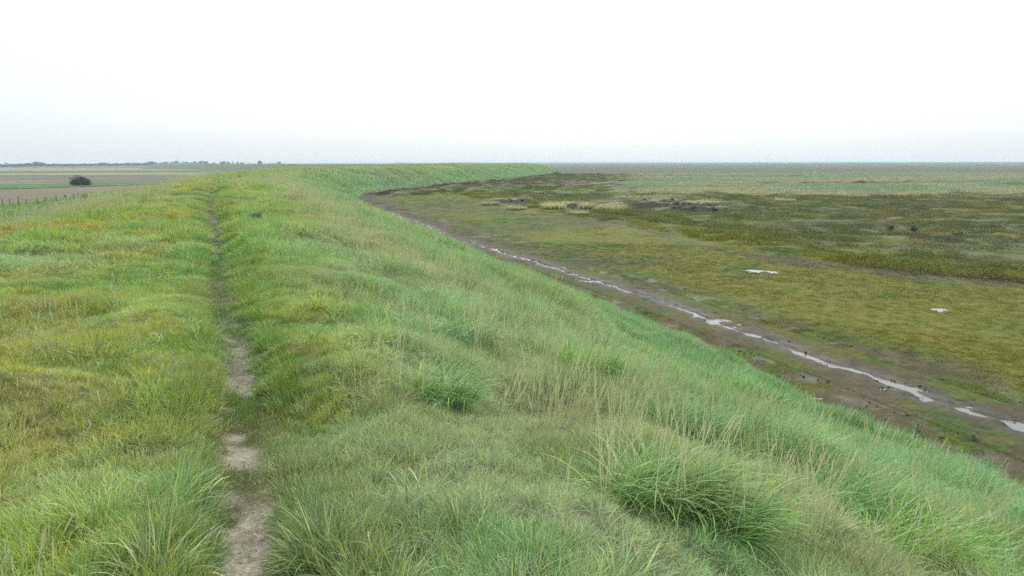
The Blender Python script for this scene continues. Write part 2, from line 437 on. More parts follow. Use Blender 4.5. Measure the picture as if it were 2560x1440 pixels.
def marsh_tint(x, y, s):
    d = -s; r = np.hypot(x, y)
    w1 = fbm(x, y, 3.5, 201, 4); w2 = fbm(x, y, 1.3, 211, 3); w3 = fbm(x, y, 11, 221, 3); w4 = fbm(x*.35, y, 20, 231, 4)
    rd = np.full(x.shape, 30.0); m = (r < 140) & (d > -2)
    rd[m] = dist_poly(x[m], y[m], RILL)
    lawn = lerp(OLV, OLG, sstep(.50, .66, w1)); lawn = lerp(lawn, ORG, sstep(.54, .68, w2)*.6); lawn = lerp(lawn, VEG, sstep(.56, .70, w3)*.6)
    yc = np.interp(x, CBX, CBY)
    q = y-yc+(w2-.5)*3.5
    lawn = lerp(lawn, PUR*.85, sstep(-3.5, 0, q)*(1-sstep(.5, 4, q))*.75*sstep(8, 20, x+8))
    veg = lerp(VEG, VGD, sstep(.50, .66, w2)); veg = lerp(veg, PUR*.9, sstep(.50, .66, w1)*.5); veg = lerp(veg, lerp(OLG, OLV, .5), sstep(.55, .68, w3)*.5)
    veg = lerp(veg, ORG*.8, sstep(.60, .72, fbm(x, y, 5, 241, 2))*.5)
    c = lerp(lawn, veg*1.28, sstep(0, 2.5, q)*sstep(14, 32, d))
    # pale grass band far out
    lo = np.interp(x, [5, 13, 31, 64, 400], [150, 112, 150, 175, 190])*0+112+(w3-.5)*34
    left = sstep(8, 26, x-(y-112)*.19+(w1-.5)*14)
    pal = sstep(0, 14, y-lo)*(1-sstep(330, 372, y+(w4-.5)*60))*left
    pal = pal*sstep(.36, .50, w4+.10)
    palc = lerp(C(.22, .31, .21), C(.33, .32, .20), sstep(.45, .58, fbm(x*.4, y, 16, 251, 3)))
    c = lerp(c, palc, pal*.9)
    olf = sstep(115, 140, y)*(1-left)
    c = lerp(c, lerp(OLG*1.1, PUR*.95, sstep(.42, .6, w4)), olf*.7)
    farc = lerp(C(.088, .080, .052), C(.070, .092, .050), sstep(.40, .60, fbm(x*.15, y, 60, 261, 4))); farc = lerp(farc, C(.19, .18, .15), sstep(.62, .70, fbm(x*.08, y, 45, 263, 4))*.8)
    c = lerp(c, farc, sstep(330, 400, r+(w4-.5)*60))
    # mud margin
    mz = (1-sstep(1.2, 3.0, rd-(d < 4)*2+(w2-.5)*2)) if False else None
    between = (1-sstep(4.6, 6.6, d+(w1-.5)*2.2))
    mudw = between*sstep(.46, .56, fbm(x, y, .55, 271, 4)*.6+fbm(x, y, 2.2, 275, 2)*.4+.06*(1-sstep(1.0, 2.5, d)))
    c = lerp(c, lerp(OLG*.8, OLV*.62, sstep(.4, .6, w2)), between*.75)
    c = lerp(c, lerp(BRN, MUD*1.12, sstep(.4, .6, w2)), mudw*.85)
    c = lerp(c, MUD*.8, np.exp(-(rd/.55)**2)*.9)
    c = lerp(c, C(.075, .056, .036), (1-sstep(2.2, 5.0, d+(w2-.5)*3))*sstep(35, 75, r)*(1-sstep(250, 330, r))*.9)
    cr = creek(x, y)
    c = lerp(c, lerp(C(.165, .15, .118), MUD, sstep(.4, .6, w2)), sstep(.05, .16, cr))
    cb_ = creek_bank(x, y); c = lerp(c, C(.030, .027, .018), cb_[1]*.9)
    c = lerp(c, C(.26, .28, .17), sstep(.15, .4, cb_[0])*(1-cb_[1])*.7)
    return c*.60*C(1, 1, .8)
def wetness(x, y, s):
    d = -s
    between = 1-sstep(4.6, 6.6, d)
    return between*sstep(.50, .62, fbm(x, y, .9, 271, 4)+.06*(1-sstep(1.0, 2.5, d)))*sstep(.45, .65, fbm(x, y, .5, 273, 3))

# ---------------------------------------------------------------- terrain: one sheet out to the horizon
rr = [.6]
while rr[-1] < 9000:
    r = rr[-1]
    st = .012 if r < 60 else (.0065 if r < 125 else (.011 if r < 700 else .035))
    rr.append(r+max(.035, r*st))
R = np.array(rr)
af = np.radians(np.arange(-49, 49.01, .23)); ab = np.radians(np.arange(51, 310, 2.5))
TH = np.concatenate([af, ab])
nR, nT = len(R), len(TH)
gx = (R[:, None]*np.sin(TH)[None]).ravel(); gy = (R[:, None]*np.cos(TH)[None]).ravel()
gs = sdist(gx, gy); gp = pdist(gx, gy)
gz = height(gx, gy, gs, gp)
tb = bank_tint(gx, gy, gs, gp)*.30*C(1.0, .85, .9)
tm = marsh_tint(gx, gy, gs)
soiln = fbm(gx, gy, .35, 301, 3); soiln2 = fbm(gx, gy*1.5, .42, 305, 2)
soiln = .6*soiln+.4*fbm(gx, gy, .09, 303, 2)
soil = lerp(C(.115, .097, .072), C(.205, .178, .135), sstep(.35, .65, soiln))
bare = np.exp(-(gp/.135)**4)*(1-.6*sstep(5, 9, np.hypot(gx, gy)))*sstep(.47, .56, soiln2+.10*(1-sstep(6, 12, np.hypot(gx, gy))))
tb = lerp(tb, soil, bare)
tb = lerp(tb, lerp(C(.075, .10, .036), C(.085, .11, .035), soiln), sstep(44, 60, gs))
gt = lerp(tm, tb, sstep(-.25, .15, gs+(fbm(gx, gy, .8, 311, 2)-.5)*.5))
rdg = np.full(gx.shape, 30.0); mm_ = (np.hypot(gx, gy) < 140) & (gs < 2); rdg[mm_] = dist_poly(gx[mm_], gy[mm_], RILL)
gz = gz-.28*(1-sstep(.75, 1.25, rdg))                     # the finer rill strip lies over this trough
gw = np.where(gs < 0, wetness(gx, gy, gs), 0)
idx = np.arange(nR*nT).reshape(nR, nT)
a = idx[:-1, :]; b = np.roll(idx, -1, 1)[:-1, :]; c_ = np.roll(idx, -1, 1)[1:, :]; d_ = idx[1:, :]
F = np.stack([a, d_, c_, b], -1).reshape(-1, 4)
fs = gs[F].mean(1); fp = gp[F].mean(1); fr_ = np.hypot(gx[F].mean(1), gy[F].mean(1))
V = np.stack([gx, gy, gz], 1)
def piece(name, mask, mat, extra=None):
    f = F[mask]; u, inv = np.unique(f.ravel(), return_inverse=True)
    me = mesh(name, V[u], inv.reshape(-1, 4), mat, True, {'tint': ('FLOAT_COLOR', gt[u]), 'wet': ('FLOAT', gw[u])})
    o = put(name, me, kind='structure')
    return o
is_path = (fp < .25) & (fr_ < 110) & (fs > 8)
is_bank = (fs > 0) & (fs < 31) & ~is_path
piece('footpath', is_path, M_SOIL)
piece('sea_bank', is_bank, M_GROUND)
piece('farmland', (fs >= 31) & ~is_path, M_GROUND)
is_mud = (fs <= 0) & (fs > -6.0) & (fr_ < 400)
piece('mud_margin', is_mud, M_MUD)
piece('salt_marsh', (fs <= 0) & ~is_mud, M_MUD)
# the spot right under the camera
k = nT
me = mesh('ground', np.vstack([V[:nT], [(0, 0, float(gz[:nT].mean()))]]), [(i, (i+1) % nT, nT) for i in range(nT)], M_GROUND, True, {'tint': ('FLOAT_COLOR', np.vstack([gt[:nT], gt[:1]]))})
put('ground', me, kind='structure')

# ---------------------------------------------------------------- fields on the landward side
def field(name, px, col, col2, z, sc, seed, mat=M_FIELD, n=60, lump=0.0, rows=None):
    """four corners given along the near edge and the far edge"""
    A, B, D, E = [P(q[0], q[1], z)[:2] for q in px]       # near-left, near-right, far-right, far-left
    u = np.linspace(0, 1, n*3)[:, None, None]; v = np.linspace(0, 1, n)[None, :, None]
    v = v**1.5
    p = (A*(1-u)+B*u)*(1-v)+(E*(1-u)+D*u)*v
    x = p[..., 0].ravel(); y = p[..., 1].ravel()
    t = .62*lerp(C(*col), C(*col2), sstep(.38, .62, fbm(x*.35, y, sc, seed, 4)))
    zz = np.full(x.shape, z)+lump*fbm(x, y, 3.0, seed+5, 3)
    if rows is not None:
        t = lerp(t, C(*rows), sstep(.6, .72, fbm(x*.2, y, sc*.4, seed+9, 3))*.8)
    i = np.arange(n*3*n).reshape(n*3, n)
    f = np.stack([i[:-1, :-1], i[1:, :-1], i[1:, 1:], i[:-1, 1:]], -1).reshape(-1, 4)
    me = mesh(name, np.stack([x, y, zz], 1), f, mat, True, {'tint': ('FLOAT_COLOR', t)})
    return put(name, me, kind='structure')
field('ploughed_field', [(-700, 610), (420, 466), (620, 453.6), (-700, 496)], (.205, .155, .098), (.18, .142, .092), .03, 30, 401)
field('grass_strip', [(-700, 496), (620, 453.6), (640, 450), (-700, 474)], (.085, .17, .055), (.075, .15, .045), .06, 12, 411, M_GROUND, lump=.12)
field('stubble_field', [(-700, 474), (640, 450), (700, 435), (-700, 441)], (.145, .125, .09), (.115, .125, .08), .05, 26, 421, rows=(.20, .17, .08))
field('crop_field', [(-700, 441), (700, 435), (700, 430.5), (-700, 434)], (.33, .32, .10), (.20, .25, .08), .07, 30, 431)
field('green_verge', [(-700, 434), (700, 430.5), (700, 428), (-700, 431.5)], (.08, .13, .05), (.07, .11, .045), .09, 30, 441)
field('bare_field', [(-700, 431.5), (480, 425.5), (640, 419.0), (-700, 422)], (.29, .235, .18), (.26, .215, .16), .10, 60, 451)
field('far_meadow', [(-700, 422), (520, 419.6), (560, 413), (-700, 414)], (.12, .15, .07), (.15, .16, .08), .12, 60, 461)

# ---------------------------------------------------------------- rill with standing water and puddles
def rill():
    pts = catmull(RILL[::4], .12)
    seg = np.linalg.norm(np.diff(pts, axis=0), axis=1); keep = [0]; acc = 0
    for i, q in enumerate(seg):
        acc += q
        if acc > .10: keep.append(i+1); acc = 0
    pts = pts[keep]
    n = len(pts); tan = np.gradient(pts, axis=0); tan /= np.linalg.norm(tan, axis=1)[:, None]
    nor = np.stack([-tan[:, 1], tan[:, 0]], 1)
    wv = np.linspace(-1.5, 1.5, 34)
    X = pts[:, None, 0]+nor[:, None, 0]*wv; Y = pts[:, None, 1]+nor[:, None, 1]*wv
    x = X.ravel(); y = Y.ravel(); w = np.tile(wv, n)
    off = (fbm(x, y, 1.8, 501, 2)-.5)*.55
    wid = .085+.15*sstep(.35, .75, fbm(x, y, 2.2, 503, 2))*(.45+.55*sstep(30, 12, np.hypot(x, y)))
    ch = np.exp(-(np.abs(w+off)/wid)**2.6)
    rough = (fbm(x, y, .45, 507, 4)-.5)
    base = height(x, y)
    z = base+.035*(1-(np.abs(w)/1.5)**6)-.12*ch+rough*.22*np.exp(-(w/.9)**2)
    z = np.where(np.abs(w) > 1.38, base-.06, z)
    t = marsh_tint(x, y, sdist(x, y))
    t = lerp(t, MUD*.62*lerp(C(.55,.55,.55), C(1.1,1.1,1.1), sstep(.4, .6, fbm(x, y, .3, 509, 3))), np.exp(-((w+off)/.55)**2))
    i = np.arange(n*34).reshape(n, 34)
    f = np.stack([i[:-1, :-1], i[1:, :-1], i[1:, 1:], i[:-1, 1:]], -1).reshape(-1, 4)
    put('muddy_rill', mesh('muddy_rill', np.stack([x, y, z], 1), f, M_MUD, True, {'tint': ('FLOAT_COLOR', t), 'wet': ('FLOAT', np.exp(-((w+off)/.6)**2))}), kind='structure')
    # the water: a strip following the channel a little below the mud around it
    hb = height(pts[:, 0], pts[:, 1])
    ker = np.ones(9)/9; hb = np.convolve(np.pad(hb, 4, mode='edge'), ker, 'valid')
    v = []; 
    lev = hb-.012+.026*(fbm(pts[:, 0], pts[:, 1], 2.6, 511, 2)-.5)*2
    for k, ww in enumerate((-.62, .62)):
        v.append(np.stack([pts[:, 0]+nor[:, 0]*ww, pts[:, 1]+nor[:, 1]*ww, lev], 1))
    v = np.concatenate(v); i = np.arange(n-1)
    put('rill_water', mesh('rill_water', v, np.stack([i, i+n, i+n+1, i+1], 1), M_RILL, True), kind='structure')
rill()
for (pp, a, b) in PUDS:
    c = P(pp[0], pp[1], 0)
    n = 40; v = []
    zc_ = None
    for k in range(n):
        t = 2*math.pi*k/n
        q = 1+.95*(float(fbm(np.array([math.cos(t)*1.6+pp[0]]), np.array([math.sin(t)*1.6]), .6, 521, 3)[0])-.5)*2
        v.append((c[0]+a*q*math.cos(t), c[1]+b*q*math.sin(t)))
    v = np.array(v); hz = height(v[:, 0], v[:, 1]).max()+.012
    vv = np.column_stack([v, np.full(n, hz)]); vv = np.vstack([vv, [(c[0], c[1], hz)]])
    put('puddle', mesh('puddle', vv, [(k, (k+1) % n, n) for k in range(n)], M_WATER), kind='structure')
sv = []
for px_, d in ((1690, 5200), (1900, 4300), (2300, 3900), (2700, 3500), (3200, 3300)):
    sv.append(((px_-1280)/FPX*d, d, .25))
for px_, d in ((3200, 8600), (2700, 8600), (2300, 8600), (1900, 8600), (1690, 8600)):
    sv.append(((px_-1280)/FPX*d, d, .25))
put('sea', mesh('sea', sv, [tuple(range(len(sv)))], M_SEA), kind='structure')

# ---------------------------------------------------------------- grass
def blades(base, az, th0, bend, L, Wd, segs, twist=None, bv=None):
    """vectorised arching blades -> verts, faces (tris), bv"""
    N = len(az)
    base = np.asarray(base, float)
    if twist is None: twist = rng.uniform(-.6, .6, N)
    if bv is None: bv = rng.random(N)
    ds = L/segs
    pos = base.copy(); rows = []
    hd = np.stack([np.cos(az), np.sin(az)], 1)
    side = np.stack([-np.sin(az+twist), np.cos(az+twist), np.zeros(N)], 1)
    for k in range(segs+1):
        t = k/segs
        w = Wd*(1-t**1.6)*(.65+.35*min(1, t*4)) if k < segs else None
        if k < segs:
            rows.append(pos-side*w[:, None]*.5); rows.append(pos+side*w[:, None]*.5)
        else: rows.append(pos)
        ang = th0+bend*((k+.5)/segs)
        pos = pos+np.stack([hd[:, 0]*np.sin(ang)*ds, hd[:, 1]*np.sin(ang)*ds, np.cos(ang)*ds], 1)
    nv = 2*segs+1
    v = np.stack(rows, 1).reshape(-1, 3)
    f = []
    for k in range(segs-1):
        f += [(2*k, 2*k+1, 2*k+3), (2*k, 2*k+3, 2*k+2)]
    f.append((2*segs-2, 2*segs-1, 2*segs))
    f = np.array(f)[None]+(np.arange(N)*nv)[:, None, None]
    return v, f.reshape(-1, 3), np.repeat(bv, nv)
def clump_mesh(name, n, rad, length, width, segs, mat, th=(.05, .55), bend=(.3, 1.3), spread=.9, lv=.35):
    bend = (bend[0]-.5, bend[1]+.3)
    r = rad*np.sqrt(rng.random(n)); a = rng.random(n)*2*math.pi
    base = np.stack([r*np.cos(a), r*np.sin(a), np.full(n, -.03)], 1)
    az = a+rng.normal(0, spread, n)
    L = length*(1-lv*rng.random(n))*(1-.25*r/rad)
    v, f, bv = blades(base, az, rng.uniform(*th, n), rng.uniform(*bend, n), L, width*rng.uniform(.5, 1.7, n), segs)
    return mesh(name, v, f, mat, False, {'bv': ('FLOAT', bv)})
def herb_mesh(name, n, rad, hgt, leaf, mat):
    """low leafy marsh plant: small leaves through a dome"""
    q = rng.normal(0, 1, (n, 3)); q /= np.linalg.norm(q, axis=1)[:, None]; q[:, 2] = np.abs(q[:, 2])
    k = rng.random(n)**.4
    c = q*k[:, None]*np.array([rad, rad, hgt])
    u = rng.normal(0, 1, (n, 3)); u /= np.linalg.norm(u, axis=1)[:, None]
    w = np.cross(u, rng.normal(0, 1, (n, 3))); w /= np.linalg.norm(w, axis=1)[:, None]
    s = leaf*rng.uniform(.6, 1.3, n)[:, None]
    v = np.stack([c-u*s, c-w*s*.45, c+u*s, c+w*s*.45], 1).reshape(-1, 3)
    f = np.arange(n*4).reshape(-1, 4)
    return mesh(name, v, f, mat, False, {'bv': ('FLOAT', np.repeat(rng.random(n)*.9, 4))})
def stalks_mesh(name, n, rad, length, width, mat):
    """dry flowering stalks with narrow seed heads"""
    V_, F_ = [], []; off = 0
    for k in range(n):
        r = rad*math.sqrt(random.random()); a = random.random()*6.28; lean = random.uniform(-.25, .25); az = random.random()*6.28
        L = length*random.uniform(.6, 1.1)
        p = [np.array([r*math.cos(a)+math.cos(az)*math.sin(lean)*L*t*(1+t*.5), r*math.sin(a)+math.sin(az)*math.sin(lean)*L*t*(1+t*.5), -.03+L*t*math.cos(lean)]) for t in (0, .4, .75, .85, .93, 1.0)]
        wd = [width, width*.8, width*.7, width*2.3, width*2.0, width*.3]
        for pl in range(2):
            sd = np.array([math.cos(az+pl*1.57), math.sin(az+pl*1.57), 0])
            for q, w in zip(p, wd): V_ += [q-sd*w*.5, q+sd*w*.5]
            for i in range(5): F_.append((off+2*i, off+2*i+1, off+2*i+3, off+2*i+2))
            off += 12
    v = np.array(V_)
    return mesh(name, v, np.array(F_), mat, False, {'bv': ('FLOAT', np.full(len(v), .96))})

def variants(name, meshes):
    c = bpy.data.collections.new(name)
    for i, m in enumerate(meshes):
        c.objects.link(bpy.data.objects.new('%s_kind_%s' % (name, 'abcdefghijklmnopqrstuvwxyz'[i]), m))
    return c
def rotations(n, tilt, az):
    phi = rng.random(n)*2*math.pi
    ax = -np.sin(az); ay = np.cos(az); c = np.cos(tilt); s = np.sin(tilt); C1 = 1-c
    Rt = np.zeros((n, 3, 3))
    Rt[:, 0, 0] = c+ax*ax*C1; Rt[:, 0, 1] = ax*ay*C1; Rt[:, 0, 2] = ay*s
    Rt[:, 1, 0] = ax*ay*C1; Rt[:, 1, 1] = c+ay*ay*C1; Rt[:, 1, 2] = -ax*s
    Rt[:, 2, 0] = -ay*s; Rt[:, 2, 1] = ax*s; Rt[:, 2, 2] = c
    Rz = np.zeros((n, 3, 3)); Rz[:, 0, 0] = np.cos(phi); Rz[:, 0, 1] = -np.sin(phi); Rz[:, 1, 0] = np.sin(phi); Rz[:, 1, 1] = np.cos(phi); Rz[:, 2, 2] = 1
    M = Rt@Rz
    return np.stack([np.arctan2(M[:, 2, 1], M[:, 2, 2]), np.arcsin(np.clip(-M[:, 2, 0], -1, 1)), np.arctan2(M[:, 1, 0], M[:, 0, 0])], 1)
def scatter(name, pos, rot, scl, vi, tint, coll, label, cat):
    n = len(pos)
    me = bpy.data.meshes.new(name)
    me.vertices.add(n); me.vertices.foreach_set('co', np.asarray(pos, np.float32).ravel())
    for k, t, a in (('rot', 'FLOAT_VECTOR', rot), ('scl', 'FLOAT_VECTOR', scl), ('tint', 'FLOAT_VECTOR', tint)):
        me.attributes.new(k, t, 'POINT').data.foreach_set('vector', np.asarray(a, np.float32).ravel())
    me.attributes.new('vi', 'INT', 'POINT').data.foreach_set('value', np.asarray(vi, np.int32))
    me.update()
    o = put(name, me, label=label, cat=cat, kind='stuff')
    ng = bpy.data.node_groups.new(name, 'GeometryNodeTree')
    ng.interface.new_socket('Geometry', in_out='INPUT', socket_type='NodeSocketGeometry')
    ng.interface.new_socket('Geometry', in_out='OUTPUT', socket_type='NodeSocketGeometry')
    N = ng.nodes; L = ng.links
    gi = N.new('NodeGroupInput'); go = N.new('NodeGroupOutput')
    ci = N.new('GeometryNodeCollectionInfo'); ci.inputs['Collection'].default_value = coll
    ci.inputs['Separate Children'].default_value = True; ci.inputs['Reset Children'].default_value = True
    iop = N.new('GeometryNodeInstanceOnPoints'); iop.inputs['Pick Instance'].default_value = True
    def na(nm, t):
        q = N.new('GeometryNodeInputNamedAttribute'); q.data_type = t; q.inputs['Name'].default_value = nm; return q.outputs['Attribute']
    er = N.new('FunctionNodeEulerToRotation'); L.new(na('rot', 'FLOAT_VECTOR'), er.inputs[0])
    L.new(gi.outputs[0], iop.inputs['Points']); L.new(ci.outputs[0], iop.inputs['Instance']); L.new(na('vi', 'INT'), iop.inputs['Instance Index'])
    L.new(er.outputs[0], iop.inputs['Rotation']); L.new(na('scl', 'FLOAT_VECTOR'), iop.inputs['Scale'])
    L.new(iop.outputs[0], go.inputs[0])
    md = o.modifiers.new('grow', 'NODES'); md.node_group = ng
    return o
def sample(r0, r1, dens, half=47, wide=None):
    A = math.radians(2*(wide or half))/2*(r1**2-r0**2)
    n = int(A*dens)
    r = np.sqrt(rng.uniform(r0**2, r1**2, n)); t = np.radians(rng.uniform(-(wide or half), wide or half, n))
    return r*np.sin(t), r*np.cos(t)

fine = [clump_mesh('fine_turf', 95, .10, .185, .0040, 4, M_GRASS, th=(.02, .6), bend=(.2, 1.2)) for _ in range(4)]
longg = [clump_mesh('long_grass', 60, .10, .37, .0056, 5, M_GRASS, th=(.02, .5), bend=(.7, 2.1), spread=.7) for _ in range(3)]
tuft = [clump_mesh('short_tuft', 70, .075, .11, .0036, 3, M_GRASS, th=(.2, 1.1), bend=(.2, .8)) for _ in range(2)]
midc = [clump_mesh('grass_clump', 90, .26, .29, .009, 3, M_GRASS, th=(.02, .6), bend=(.3, 1.4)) for _ in range(3)]
farc_ = [clump_mesh('grass_patch', 70, .75, .40, .026, 2, M_GRASS, th=(.02, .7), bend=(.3, 1.2)) for _ in range(3)]
vfar = [clump_mesh('grass_mass', 80, 2.2, .50, .09, 2, M_GRASS, th=(.02, .8), bend=(.3, 1.2)) for _ in range(2)]
stk = [stalks_mesh('dry_stalks', 7, .12, .55, .0035, M_GRASS) for _ in range(2)]
stkf = [stalks_mesh('dry_stalks_tall', 16, .4, .6, .010, M_GRASS)]
G = variants('bank_grass_source', fine+longg+tuft+midc+farc_+vfar+stk+stkf)
IF, IL, IT, IM, IP, IV, IS, ISF = 0, 4, 7, 9, 12, 15, 17, 19

def slope_dir(x, y, s):
    """azimuth of lean: mostly seaward and towards the camera on the outer slope, noisy elsewhere"""
    nz = (fbm(x, y, 1.7, 601, 2)-.5)*6.0
    base = math.radians(-25)
    return base+nz*.55
def grow(x, y, zone):
    s = sdist(x, y); pd = pdist(x, y)
    ok = (s > .1) & (s < 45)
    x, y, s, pd = x[ok], y[ok], s[ok], pd[ok]
    n = len(x); r = np.hypot(x, y)
    z = height(x, y, s, pd)
    pw = np.exp(-(pd/.26)**3)
    tint = bank_tint(x, y, s, pd)
    hgt = .56+.80*sstep(.25, .75, fbm(x, y, .9, 611, 2))+.20*rng.random(n)
    slope = 1-sstep(7.2, 10.6, s)
    hgt *= .74+.58*slope
    hgt *= np.where(s > 17.5, 1.35, 1)
    longp = sstep(.50, .66, fbm(x, y, 1.9, 621, 2)+.12*slope)*(.07+.93*slope)
    tilt = np.clip(.15+.45*fbm(x, y, 1.5, 631, 2)+.15*slope, 0, .8)
    az = slope_dir(x, y, s)
    # beside the path the blades lean over it
    tow = np.exp(-((pd-.42)/.22)**2)
    px_ = np.interp(y, PATH[:, 1], PATH[:, 0])
    az = np.where(tow > .4, np.where(px_ > x, 0.0, math.pi), az)
    tilt = tilt*(1-pw*.8)
    if zone == 'near':
        vi = np.where(rng.random(n) < longp*.8, IL+rng.integers(0, 3, n), IF+rng.integers(0, 4, n))
        sc = hgt
        bare = sstep(.47, .56, fbm(x, y*1.5, .42, 305, 2)+.10*(1-sstep(6, 12, r)))
        drop = (pd < .125+.04*np.sin(y*3)) & (rng.random(n) < .92*bare*(1-.6*sstep(5, 9, r)))
        onp = pd < .21
        vi = np.where(onp, IT+rng.integers(0, 2, n), vi); sc = np.where(onp, .45+.75*rng.random(n), sc)
        keep = ~drop
    elif zone == 'mid':
        vi = IM+rng.integers(0, 3, n); sc = hgt*(1+.25*longp)
        onp = pd < .22; sc = np.where(onp, sc*.28, sc); keep = pd > .25
    elif zone == 'far':
        vi = IP+rng.integers(0, 3, n); sc = hgt; keep = ~((pd < .3) & (rng.random(n) < .85))
    else:
        vi = IV+rng.integers(0, 2, n); sc = hgt; keep = np.ones(n, bool)
    sxy = sc**.5
    sc3 = np.stack([sxy, sxy, sc], 1)
    pick = rng.random(n); cl = fbm(x, y, .35, 633, 2)               # several grasses grow mixed in the turf
    crest = sstep(9, 12, s)
    tint = lerp(tint, YEL, ((pick < .22) & (cl > .45))*.6*crest); tint = lerp(tint, DRK*1.3, ((pick > .70) & (cl < .52))*.35)
    tint = lerp(tint, BLU, ((pick > .45) & (pick < .58))*.6); tint = lerp(tint, STRAW*.8, ((pick > .60) & (pick < .66))*.6)
    tint = tint*rng.uniform(.8, 1.2, n)[:, None]
    tl = np.where(vi >= IP, tilt*.5, tilt)
    pos = np.stack([x, y, z-.01], 1)
    return [q[keep] for q in (pos, rotations(n, tl, az), sc3, vi, tint)]
def cat_(L): return [np.concatenate(q) for q in zip(*L)]
def on_path(r0, r1, dens):
    x, y = sample(r0, r1, dens); m = pdist(x, y) < .34; return x[m], y[m]
parts = [grow(*on_path(1.5, 14, 260), 'near'), grow(*on_path(14, 60, 45), 'near'), grow(*sample(.4, 5, 165, wide=75), 'near'), grow(*sample(5, 13, 125), 'near'), grow(*sample(12, 19, 42), 'near'), grow(*sample(12, 45, 30), 'mid')]
g = cat_(parts)
scatter('bank_grass', *g, G, 'thick wind-combed green and yellow grass covering the near sea bank', 'grass')
parts = [grow(*sample(44, 130, 3.6), 'far'), grow(*sample(40, 75, 5), 'mid'), grow(*sample(128, 420, .55), 'vfar')]
g = cat_(parts)
scatter('distant_bank_grass', *g, G, 'long pale green grass on the curving far stretch of the sea bank', 'grass')
# dry stalks in drifts
def stalks(r0, r1, dens, v0, nv, scale):
    x, y = sample(r0, r1, dens)
    s = sdist(x, y); pd = pdist(x, y); n1 = fbm(x, y, 2.4, 651, 2)
    band = 1.25*np.exp(-((s-8.4-1.6*sstep(6, 22, y)-(fbm(x, y, 2.6, 101, 3)-.5)*2)/1.1)**2)+.5*np.exp(-((s-6.4)/1.2)**2)+np.exp(-((s-18.3)/1.2)**2)*1.2+.10
    ok = (s > .6) & (s < 42) & (pd > .7) & (rng.random(len(x)) < band*sstep(.34, .56, n1))
    x, y, s, pd = x[ok], y[ok], s[ok], pd[ok]; n = len(x)
    sc = rng.uniform(.6, 1.15, n)*scale
    return (np.stack([x, y, height(x, y, s, pd)], 1), rotations(n, rng.uniform(0, .35, n), slope_dir(x, y, s)), np.stack([sc]*3, 1), v0+rng.integers(0, nv, n), np.tile(STRAW, (n, 1)))
g = cat_([stalks(2, 14, 9, IS, 2, 1.0), stalks(14, 30, 5, IS, 2, 1.15), stalks(28, 90, 1.8, ISF, 1, 1.0)])
scatter('seeding_grass_stalks', *g, G, 'bleached straw coloured flowering stalks standing above the bank grass', 'grass stalks')

# marsh turf and herbs
turf = [clump_mesh('marsh_turf', 80, .20, .085, .009, 2, M_HERB, th=(.1, 1.0), bend=(.1, .8)) for _ in range(3)]
turff = [clump_mesh('marsh_turf_wide', 80, .7, .10, .022, 2, M_HERB, th=(.1, 1.0), bend=(.1, .8)) for _ in range(2)]
herbs = [herb_mesh('sea_purslane', 150, .24, .14, .022, M_HERB) for _ in range(2)]
herbf = [herb_mesh('marsh_scrub', 260, .9, .20, .05, M_HERB) for _ in range(2)]
pg = [clump_mesh('pale_marsh_grass', 80, 1.6, .55, .06, 2, M_HERB, th=(.02, .7), bend=(.3, 1.1))]
MC = variants('marsh_source', turf+turff+herbs+herbf+pg)
def marsh(x, y, zone):
    s = sdist(x, y); ok = s < -.15; x, y, s = x[ok], y[ok], s[ok]
    n = len(x); r = np.hypot(x, y)
    z = height(x, y, s, np.full(n, 99.0)); t = marsh_tint(x, y, s)
    yc = np.interp(x, CBX, CBY); vg = (y > yc+1) & (creek(x, y) < .05) & (-s > 18)
    rd = np.full(n, 9.0); m = r < 140; rd[m] = dist_poly(x[m], y[m], RILL)
    d = -s
    mudc = np.abs(t-MUD*1.0).sum(1)
    between = 1-sstep(4.6, 6.6, d)
    mudp = between*sstep(.46, .56, fbm(x, y, .55, 271, 4)*.6+fbm(x, y, 2.2, 275, 2)*.4+.06*(1-sstep(1.0, 2.5, d)))
    keep = (rng.random(n) > mudp*.80) & (rd > .42) & (rng.random(n) > sstep(.04, .14, creek(x, y))) & (rng.random(n) > creek_bank(x, y)[1]*.8) & (rng.random(n) > between*.15)
    for (pp, a, b) in PUDS:
        c = P(pp[0], pp[1], 0); keep &= ~((((x-c[0])/(a*1.05))**2+((y-c[1])/(b*1.05))**2) < 1)
    lift = np.where(between > .5, .8, 1.0)
    t = t*(1.45+.5*vg)[:, None]*rng.uniform(.8, 1.22, n)[:, None]
    if zone == 'near': vi = np.where(vg & (rng.random(n) < .7), 5+rng.integers(0, 2, n), rng.integers(0, 3, n)); sc = rng.uniform(.6, 1.3, n)
    elif zone == 'mid': vi = np.where(vg & (rng.random(n) < .42), 7+rng.integers(0, 2, n), 3+rng.integers(0, 2, n)); sc = rng.uniform(.6, 1.25, n)
    else:
        vi = np.where(rng.random(n) < .5, 7+rng.integers(0, 2, n), 3+rng.integers(0, 2, n)); sc = rng.uniform(1.0, 1.9, n)
    veg_h = np.where(vi >= 5, .5+1.1*sstep(.4, .7, fbm(x, y, 3.0, 661, 2)), .7+.5*rng.random(n))
    sc3 = np.stack([sc, sc, sc*veg_h], 1)
    return [q[keep] for q in (np.stack([x, y, z], 1), rotations(n, rng.uniform(0, .15, n), rng.random(n)*6.28), sc3, vi, t)]
g = cat_([marsh(*sample(8, 26, 46), 'near'), marsh(*sample(26, 48, 22), 'near'), marsh(*sample(30, 125, 2.2), 'mid'), marsh(*sample(120, 330, .28), 'far')])
scatter('marsh_turf', *g, MC, 'low olive green and purplish salt marsh turf on the seaward flat', 'marsh plants')
x, y = sample(95, 400, .55)
s = sdist(x, y); w4 = fbm(x*.35, y, 20, 231, 4); w1 = fbm(x, y, 3.5, 201, 4); w3 = fbm(x, y, 11, 221, 3)
